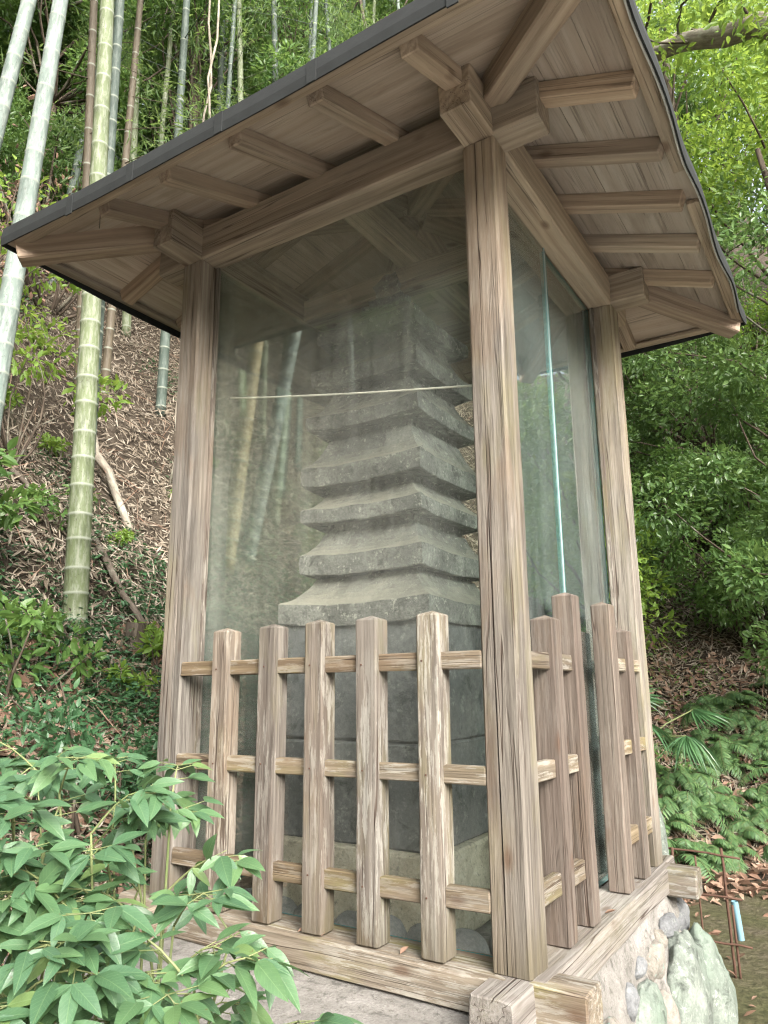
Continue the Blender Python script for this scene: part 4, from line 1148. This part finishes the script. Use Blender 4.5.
# left side plants
lp = shrub_proto('leafy_shrub', 'low bright leafy shrub at the left edge below the pale bamboo', 'shrub', 'midleaf', 520, 0.40, 0.75, 0.085, T_BROAD, 81, None, (-3.35, 0.12, gz(-3.35, 0.12)), 9)
lp2 = shrub_proto('sapling', 'light green sapling with spreading leaves in front of the bamboo grove', 'sapling', 'bright', 1700, 0.9, 2.0, 0.07, T_BROAD, 82, None, (-4.1, 0.95, gz(-4.1, 0.95) + 0.1), 13, 0.9, 'bark', 0.0, 0.006)
lp3 = shrub_proto('leafy_shrub', 'small leafy shrub low on the slope beside the bamboo base', 'shrub', 'midleaf', 420, 0.36, 0.5, 0.07, T_BROAD, 83, None, (-2.75, 0.35, gz(-2.75, 0.35)), 8)
lp4 = shrub_proto('leafy_shrub', 'bushy dark shrub beside the left post of the shelter', 'shrub', 'cover', 1500, 0.48, 0.62, 0.045, T_BROAD, 84, None, (-2.05, 0.30, gz(-2.05, 0.30) - 0.05), 14)
lp5 = shrub_proto('leafy_shrub', 'small yellow green shrub on the leaf litter right of the thick culm', 'shrub', 'bright', 200, 0.2, 0.35, 0.06, T_BROAD, 85, None, (-2.9, 1.25, gz(-2.9, 1.25)), 5)
# strap leaved rosette
def strap(loc):
    rng = np.random.default_rng(91)
    r = thing('strap_plant', 'rosette of long strap leaves at the left edge above the nandina', 'plant', loc)
    n = 26; a = rng.uniform(0, 6.28, n); P = np.repeat(np.array(loc, float)[None], n, 0) + rng.normal(0, .02, (n, 3))
    A = np.stack([np.cos(a), np.sin(a), rng.uniform(0.5, 1.6, n)], -1); N = np.stack([-np.cos(a), -np.sin(a), np.full(n, 0.8)], -1)
    V, F, rn = leaves_geo(P, A, N, rng.uniform(0.22, 0.36, n), leaf_template(0.10, 0.4, 0.45, 7, 0.7), rng.uniform(0, .9, n))
    obj('leaves', V, F, M['palm'], r, attrs={'rnd': rn})
strap((-2.28, -0.22, gz(-2.28, -0.22)))

# fallen culms and poles on the slope, stump
def on_slope(x, y, dz): return (x, y, gz(x, y) + dz)
for k, (a, b_, r0, mat, lb) in enumerate([
        (on_slope(-3.95, 1.35, .06), on_slope(-2.95, 1.35, .05), 0.030, 'deadwood', 'grey dead branch lying down the slope right of the thick culm'),
        (on_slope(-2.4, 1.05, .05), on_slope(-1.9, 0.72, .06), 0.013, 'deadwood', 'thin fallen pole lying beside the left post'),
        (on_slope(-4.6, 0.65, .06), on_slope(-3.5, 1.1, .05), 0.025, 'deadwood', 'thin bare fallen stick above the earth bank'),
        (on_slope(-5.2, 2.1, .10), on_slope(-4.0, 1.9, .06), 0.05, 'palebark', 'pale fallen branch below the bamboo grove')]):
    P = np.linspace(a, b_, 9) + RNG.normal(0, 0.012, (9, 3)); P[:, 2] = np.maximum(P[:, 2], ground_z(P[:, 0], P[:, 1]) + r0 * 0.5)
    V, F, G = tube_geo(P, np.linspace(r0, r0 * 0.6, 9), 8)
    tag(obj('fallen_branch', V, F, M[mat], org=a, attrs={'grain': G}, smooth=True), lb, 'branch')
sx, sy = -3.02, 1.22
sz = gz(sx, sy)
g = Geo(); V, F, G = tube_geo([(sx, sy, sz - .05), (sx, sy, sz + .10), (sx + .004, sy, sz + .17)], 0.062, 14, False); g.add(V, F, grain=G)
V, F, G = tube_geo([(sx, sy, sz - .05), (sx, sy, sz + .10), (sx + .004, sy, sz + .168)], 0.050, 14, False); g.add(V, [f[:, ::-1] for f in F], grain=G)
tag(g.obj('bamboo_stump', M['deadwood'], org=(sx, sy, sz), smooth=True), 'cut hollow brown bamboo stump on the leaf litter left of the shelter', 'stump')
# hanging vines in the grove
for k, (x, y, z0) in enumerate([(-4.55, 2.75, 4.2), (-4.50, 2.82, 4.2)]):
    b = np.array([x, y, gz(x, y)])
    P = b + np.linspace(0, 1, 16)[:, None] * np.array([0.15 - .3 * k, 0.25, 6.5]) + RNG.normal(0, 0.03, (16, 3))
    V, F, G = tube_geo(P, 0.013, 6)
    tag(obj('vine', V, F, M['palebark'], org=b, attrs={'grain': G}, smooth=True), 'thin pale vine stem climbing in front of the grove', 'vine', 'pale vines')

# ------------------------------------------------------------------ nandina in the foreground
FR = [(-0.225,-0.935,0.285),(-0.268,-0.746,0.307),(-0.424,-0.763,0.512),(-0.449,-1.119,0.277),(-0.391,-1.058,0.254),(-0.332,-1.070,0.291),(-0.237,-1.173,0.253),(-0.348,-1.081,0.238),(-0.517,-1.059,0.321),(-0.314,-1.168,0.337),(-0.566,-0.913,0.550),(-0.210,-0.941,0.189),(-0.501,-1.092,0.314),(-0.801,-0.894,0.528),(-0.500,-0.799,0.473),(-0.759,-0.836,0.570),(-0.577,-1.067,0.351),(-0.378,-0.869,0.346),(-0.253,-1.040,0.337),(-0.602,-0.753,0.431),(-0.514,-0.913,0.275),(-0.479,-1.017,0.446),(-0.276,-0.876,0.354),(-0.233,-1.120,0.203),(-0.205,-1.160,0.242),(-0.581,-1.045,0.497),(-0.527,-0.979,0.272),(-0.200,-0.956,0.166),(-0.183,-1.038,0.242),(-0.213,-1.092,0.206),(-0.404,-0.909,0.415),(-0.503,-0.997,0.362),(-0.223,-1.094,0.276),(-0.367,-1.011,0.394),(-0.718,-0.906,0.501),(-0.517,-0.879,0.440),(-0.551,-1.090,0.261),(-0.590,-1.036,0.396),(-0.646,-1.090,0.363),(-0.314,-0.951,0.337),(-0.119,-0.976,0.319),(-0.854,-0.985,0.507),(-0.432,-0.936,0.494),(-0.312,-1.033,0.361),(-0.545,-1.009,0.475),(-0.343,-1.183,0.248),(-0.158,-0.980,0.287),(-0.303,-1.043,0.286),(-0.644,-0.876,0.484),(-0.280,-0.953,0.267),(-0.276,-1.070,0.228),(-0.752,-1.037,0.420),(-0.351,-1.170,0.279),(-0.215,-0.992,0.259),(-0.572,-0.694,0.429),(-0.517,-1.127,0.424),(-0.235,-1.196,0.239),(-0.524,-0.962,0.465),(-0.158,-1.059,0.212),(-0.237,-1.271,0.263),(-0.165,-1.092,0.226),(-0.470,-0.995,0.334),(-0.243,-1.017,0.263),(-0.867,-0.919,0.533),(-0.658,-1.094,0.485),(-0.238,-0.947,0.216),(-0.355,-0.829,0.382),(-0.502,-0.765,0.354),(-0.325,-1.068,0.209),(-0.310,-0.841,0.275),(-0.620,-0.823,0.379),(-0.581,-1.115,0.278),(-0.588,-0.984,0.325),(-0.546,-0.799,0.523),(-0.582,-1.100,0.314),(-0.296,-1.168,0.309),(-0.512,-0.875,0.373),(-0.138,-0.738,0.160)]
def nandina():
    rng = np.random.default_rng(101)
    r = thing('nandina_shrub', 'foreground nandina shrub with pointed green leaflets at the lower left corner', 'shrub', (-0.45, -1.05, -0.75))
    roots = [np.array([-0.75 + 0.17 * k + rng.normal(0, .04), -0.98 + rng.normal(0, .10), -0.78]) for k in range(6)]
    canes = [Geo() for _ in roots]; leaves = [Geo() for _ in roots]
    heads = {}
    for P in FR:
        P = np.array(P)
        k = int(np.argmin([np.hypot(*(q[:2] - P[:2])) for q in roots]))
        # cane or side shoot up to below the frond
        limb(canes[k], roots[k] + rng.normal(0, .015, 3), P + np.array([0, 0, -0.05]), 0.0055, 0.0022, rng, 6, 9, 0.05)
        az = rng.uniform(0, 6.28); h = np.array([math.cos(az), math.sin(az), 0])
        toward = CAM - P; toward[2] = 0; h = unit(h + 0.35 * unit(toward))
        Lr = rng.uniform(0.09, 0.15); t = np.linspace(0, 1, 6)
        rach = P + np.array([0, 0, -0.05]) + h * (Lr * t)[:, None] + np.array([0, 0, 1]) * (0.07 * np.sin(t * 1.9))[:, None]
        V, F, G = tube_geo(rach, np.linspace(0.0022, 0.0011, 6), 5, False); canes[k].add(V, F, grain=G)
        sd = np.array([-h[1], h[0], 0])
        PV = []; AV = []; NV = []; LV = []
        tone = rng.uniform(-0.22, 0.22)
        for i in (2, 3, 4, 5):
            for s_ in (-1, 1):
                pl_ = rng.uniform(0.025, 0.05) * (1.0 if i < 5 else 0.3)
                pd = unit(sd * s_ + h * (0.6 if i < 5 else 2.0) + np.array([0, 0, rng.uniform(-.1, .35)]))
                pe = rach[i] + pd * pl_
                V, F, G = tube_geo([rach[i], pe], [0.0011, 0.0008], 4, False); canes[k].add(V, F, grain=G)
                sd2 = unit(np.cross(pd, [0, 0, 1.0]))
                for q, wt in ((0, 1.0), (1, .85), (-1, .85)) if i in (2, 4, 5) else ((0, 1.0),):
                    if rng.uniform() < 0.13: continue
                    PV.append(pe); AV.append(pd * (1.0 if q == 0 else 0.55) + sd2 * q * 0.85 + np.array([0, 0, rng.uniform(-0.6, 0.2)]) + rng.normal(0, .22, 3))
                    NV.append(np.array([0, 0, 1.0]) + rng.normal(0, .3, 3) + 0.5 * unit(CAM - P)); LV.append(wt * rng.uniform(0.050, 0.080))
        rnd = np.clip(0.42 + tone * 1.3 + rng.normal(0, .17, len(PV)) + 0.4 * (rng.uniform(0, 1, len(PV)) > .9), 0, 1)
        V, F, rn = leaves_geo(np.array(PV), np.array(AV), np.array(NV), np.array(LV), T_FINE, rnd)
        leaves[k].add(V, F, rnd=rn, luv=leaf_uv(len(PV), T_FINE))
    for c, l in zip(canes, leaves):
        if c.n: c.obj('stems', M['stem'], r, smooth=True)
        if l.n: l.obj('foliage', M['nandina'], r, smooth=True)
nandina()

# ------------------------------------------------------------------ leaf litter and ground cover (uncountable)
def scatter(n, xr, yr, seed, smin, smax, power, mask=None):
    rng = np.random.default_rng(seed); X = []; Y = []; tot = 0
    while tot < n:
        x = rng.uniform(*xr, 60000); y = rng.uniform(*yr, 60000)
        s_ = foot_dist(x, y); d = np.hypot(x - CAM[0], y - CAM[1])
        p = np.minimum(1, (3.2 / np.maximum(d, 1.0)) ** power)
        ok = (s_ > smin) & (s_ < smax) & (rng.uniform(0, 1, len(x)) < p)
        inside = (x > -1.62) & (x < 0.22) & (y > -0.55) & (y < 1.56)
        ok &= ~inside
        if mask is not None: ok &= mask(x, y, rng)
        X.append(x[ok]); Y.append(y[ok]); tot += ok.sum()
    return np.concatenate(X)[:n], np.concatenate(Y)[:n], rng
def slope_normal(x, y):
    e = 0.08
    zx = (ground_z(x + e, y) - ground_z(x - e, y)) / (2 * e); zy = (ground_z(x, y + e) - ground_z(x, y - e)) / (2 * e)
    return unit(np.stack([-zx, -zy, np.ones_like(zx)], -1))
def litter(n, seed, tmpl, Lr, mat, name, label, xr, yr, smin, smax, lift=0.03, mask=None):
    x, y, rng = scatter(n, xr, yr, seed, smin, smax, 0.9, mask)
    N0 = slope_normal(x, y)
    A = unit(np.cross(N0, rng.normal(0, 1, (n, 3)))) + N0 * rng.normal(0, .25, n)[:, None]
    P = np.stack([x, y, ground_z(x, y)], -1) + N0 * rng.uniform(0.004, lift, n)[:, None]
    N = N0 + rng.normal(0, .45, (n, 3))
    V, F, rn = leaves_geo(P, A, N, rng.uniform(*Lr, n), tmpl, np.clip(rng.beta(1.6, 1.6, n), 0, 1))
    o = obj(name, V, F, M[mat], attrs={'rnd': rn})
    return tag(o, label, 'leaf litter', None, 'stuff')
litter(230000, 1, T_DEAD, (0.025, 0.10), 'litter', 'leaf_litter', 'pale dry bamboo leaf litter covering the hillside', (-9, 2.5), (-7, 10), 0.0, 12, 0.045,
       lambda x, y, r: (vnoise(np.stack([x, y], -1), 1.1, 71) + 0.5 * vnoise(np.stack([x, y], -1), 3.1, 72) + 0.9 * r.uniform(-1, 1, len(x))) > -0.55)
T_TWIG = leaf_template(0.02, 0.5, 0.05, 4)
litter(5000, 5, T_TWIG, (0.15, 0.5), 'litter_brown', 'twig_litter', 'fine dead twigs strewn over the hillside', (-8, 2.5), (-6, 9), 0.0, 10, 0.06)
litter(14000, 2, T_DEADB, (0.05, 0.10), 'litter_brown', 'leaf_litter', 'brown broad fallen leaves at the foot of the slopes', (-3.2, 2.6), (-2, 6.6), -0.75, 2.0, 0.035,
       lambda x, y, r: (y > 2.9) | (x < -1.0))
litter(260, 3, T_DEADB, (0.03, 0.07), 'litter_brown', 'leaf_litter', 'few scattered dead leaves on the mossy path', (-1.0, 2.0), (1.6, 4.5), -4, 0, 0.012)

def cover(n, seed, xr, yr, smin, smax, thr, Lr, mat, label, hgt):
    m = lambda x, y, r: (vnoise(np.stack([x, y], -1), 1.5, seed) + 0.35 * r.uniform(-1, 1, len(x))) > thr
    x, y, rng = scatter(n, xr, yr, 40 + seed, smin, smax, 1.3, m)
    N0 = slope_normal(x, y)
    hh = hgt * (0.15 + 0.85 * np.clip(vnoise(np.stack([x, y], -1), 4.5, seed + 1) + 0.6, 0, 1)) * rng.uniform(0.05, 1, n)
    P = np.stack([x, y, ground_z(x, y)], -1) + np.array([0, 0, 1]) * hh[:, None]
    a = rng.uniform(0, 6.28, n)
    A = np.stack([np.cos(a), np.sin(a), rng.normal(-.15, .35, n)], -1); N = np.array([0, 0, 1.0]) + N0 * 0.5 + rng.normal(0, .4, (n, 3))
    rnd = np.clip(rng.beta(2, 2.5, n) * 0.7 + 0.5 * hh / hgt * 0.6, 0, 1)
    V, F, rn = leaves_geo(P, A, N, rng.uniform(*Lr, n), T_LOW, rnd)
    o = obj('ground_cover', V, F, M[mat], attrs={'rnd': rn})
    return tag(o, label, 'ground cover', None, 'stuff')
cover(15000, 1, (-4.2, -1.3), (-1.6, 2.2), 0.15, 2.2, 0.0, (0.025, 0.055), 'cover', 'low dark green ground cover on the slope left of the shelter', 0.22)
cover(26000, 4, (-7, -1.6), (-3, 5), 1.4, 7.5, 0.12, (0.03, 0.065), 'cover', 'patchy green undergrowth higher on the litter slope', 0.16)
cover(9000, 7, (-2.2, 4.0), (4.4, 9), 0.5, 4.0, 0.1, (0.03, 0.07), 'midleaf', 'low leafy undergrowth on the bank right of the shelter', 0.3)

# drifts of dead leaves caught round the culm bases
bx = np.array([p[0] for p in culm_spots] + [-3.2, -3.84]); by = np.array([p[1] for p in culm_spots] + [0.9, 1.35])
rg = np.random.default_rng(303); n = len(bx) * 90
qx = np.repeat(bx, 90) + rg.normal(0, 0.13, n) + 0.06; qy = np.repeat(by, 90) + rg.normal(0, 0.13, n) - 0.04
N0 = slope_normal(qx, qy); A = unit(np.cross(N0, rg.normal(0, 1, (n, 3)))) + N0 * rg.normal(0, .5, n)[:, None]
P = np.stack([qx, qy, ground_z(qx, qy)], -1) + N0 * rg.uniform(0.0, 0.11, n)[:, None]
V, F, rn = leaves_geo(P, A, N0 + rg.normal(0, .5, (n, 3)), rg.uniform(0.05, 0.13, n), T_DEAD, rg.beta(1.6, 1.6, n))
tag(obj('leaf_litter', V, F, M['litter'], attrs={'rnd': rn}), 'drifts of dead leaves caught round the bamboo bases', 'leaf litter', None, 'stuff')
# leafy sprigs on the litter slope
rg = np.random.default_rng(304); got = []
while len(got) < 16:
    az = math.radians(rg.uniform(-64, -46)); d = rg.uniform(4.4, 8.2)
    x, y = CAM[0] + d * math.sin(az), CAM[1] + d * math.cos(az)
    if any(math.hypot(x - a, y - b) < 0.45 for a, b in got) or math.hypot(x + 3.2, y - .9) < .4: continue
    got.append((x, y))
    dup(lp5 if rg.uniform() < .55 else lp3, (x, y, gz(x, y)), rg.uniform(0, 6.28), rg.uniform(0.45, 0.85), 'small light green leafy sprig scattered on the litter slope', 'leafy sprigs on the litter slope')
# a few dry leaves on the sill
for k, (x, y, a) in enumerate([(-0.005, 0.60, 0.4), (-0.62, -0.012, 2.2), (-0.70, -0.020, 0.9), (-0.36, -0.015, 1.4)]):
    V, F, rn = leaves_geo(np.array([(x, y, 0.004)]), np.array([(math.cos(a), math.sin(a), 0.05)]), np.array([(0.1, 0.1, 1.0)]), np.array([0.034]), T_DEADB, np.array([0.5]))
    tag(obj('dry_leaf', V, F, M['litter_brown'], org=(x, y, 0.004), attrs={'rnd': rn}),
        ['curled brown dead leaf on the pale sill by the gate gap', 'small dead leaf on the front sill between second and third pickets', 'tiny dead leaf on the front sill beside the third picket',
         'small dead leaf on the front sill below the fourth picket'][k], 'leaf')

# ------------------------------------------------------------------ light and camera
world = bpy.data.worlds.new('World'); scene.world = world; world.use_nodes = True
nt = world.node_tree; nt.nodes.clear()
sky = nt.nodes.new('ShaderNodeTexSky'); sky.sky_type = 'NISHITA'; sky.sun_disc = False
SUN_EL, SUN_AZ = math.radians(33), math.radians(124)      # azimuth clockwise from +Y
sky.sun_elevation = SUN_EL; sky.sun_rotation = SUN_AZ; sky.air_density = 1.0; sky.dust_density = 7.0; sky.ozone_density = 1.0
bg = nt.nodes.new('ShaderNodeBackground'); bg.inputs['Strength'].default_value = 0.15
out = nt.nodes.new('ShaderNodeOutputWorld')
hs_ = nt.nodes.new('ShaderNodeHueSaturation'); hs_.inputs['Saturation'].default_value = 0.4
nt.links.new(sky.outputs[0], hs_.inputs['Color']); nt.links.new(hs_.outputs[0], bg.inputs[0]); nt.links.new(bg.outputs[0], out.inputs[0])
sl = bpy.data.lights.new('sun', 'SUN'); sl.energy = 0.9; sl.angle = math.radians(30); sl.color = (1.0, 0.97, 0.93)
so = bpy.data.objects.new('sun', sl); COL.objects.link(so)
dvec = Vector((math.sin(SUN_AZ) * math.cos(SUN_EL), math.cos(SUN_AZ) * math.cos(SUN_EL), math.sin(SUN_EL)))
so.rotation_euler = dvec.to_track_quat('Z', 'Y').to_euler(); so.location = (4, -4, 12)

yaw, pit, rol, fpx = -0.5687, 0.2205, -0.0085, 738.3
Fv = np.array([math.sin(yaw) * math.cos(pit), math.cos(yaw) * math.cos(pit), math.sin(pit)])
Rv = np.array([math.cos(yaw), -math.sin(yaw), 0]); Uv = np.cross(Rv, Fv)
R2 = Rv * math.cos(rol) + Uv * math.sin(rol); U2 = -Rv * math.sin(rol) + Uv * math.cos(rol)
cd = bpy.data.cameras.new('camera'); co = bpy.data.objects.new('camera', cd); COL.objects.link(co)
co.matrix_world = Matrix(((R2[0], U2[0], -Fv[0], CAM[0]), (R2[1], U2[1], -Fv[1], CAM[1]), (R2[2], U2[2], -Fv[2], CAM[2]), (0, 0, 0, 1)))
cd.sensor_fit = 'HORIZONTAL'; cd.sensor_width = 36; cd.lens = fpx / 768 * 36
cd.clip_start = 0.02; cd.clip_end = 600
scene.camera = co
scene.view_settings.view_transform = 'Standard'; scene.view_settings.look = 'None'
scene.view_settings.gamma = 1; scene.view_settings.exposure = 2.12
scene.cycles.transparent_max_bounces = 24
scene.cycles.max_bounces = 8
scene.cycles.use_denoising = True
scene.cycles.denoiser = 'OPENIMAGEDENOISE'; scene.cycles.denoising_input_passes = 'RGB_ALBEDO_NORMAL'; scene.cycles.denoising_prefilter = 'ACCURATE'
scene.cycles.pixel_filter_type = 'BLACKMAN_HARRIS'; scene.cycles.filter_width = 1.2
scene.cycles.sample_clamp_indirect = 10.0
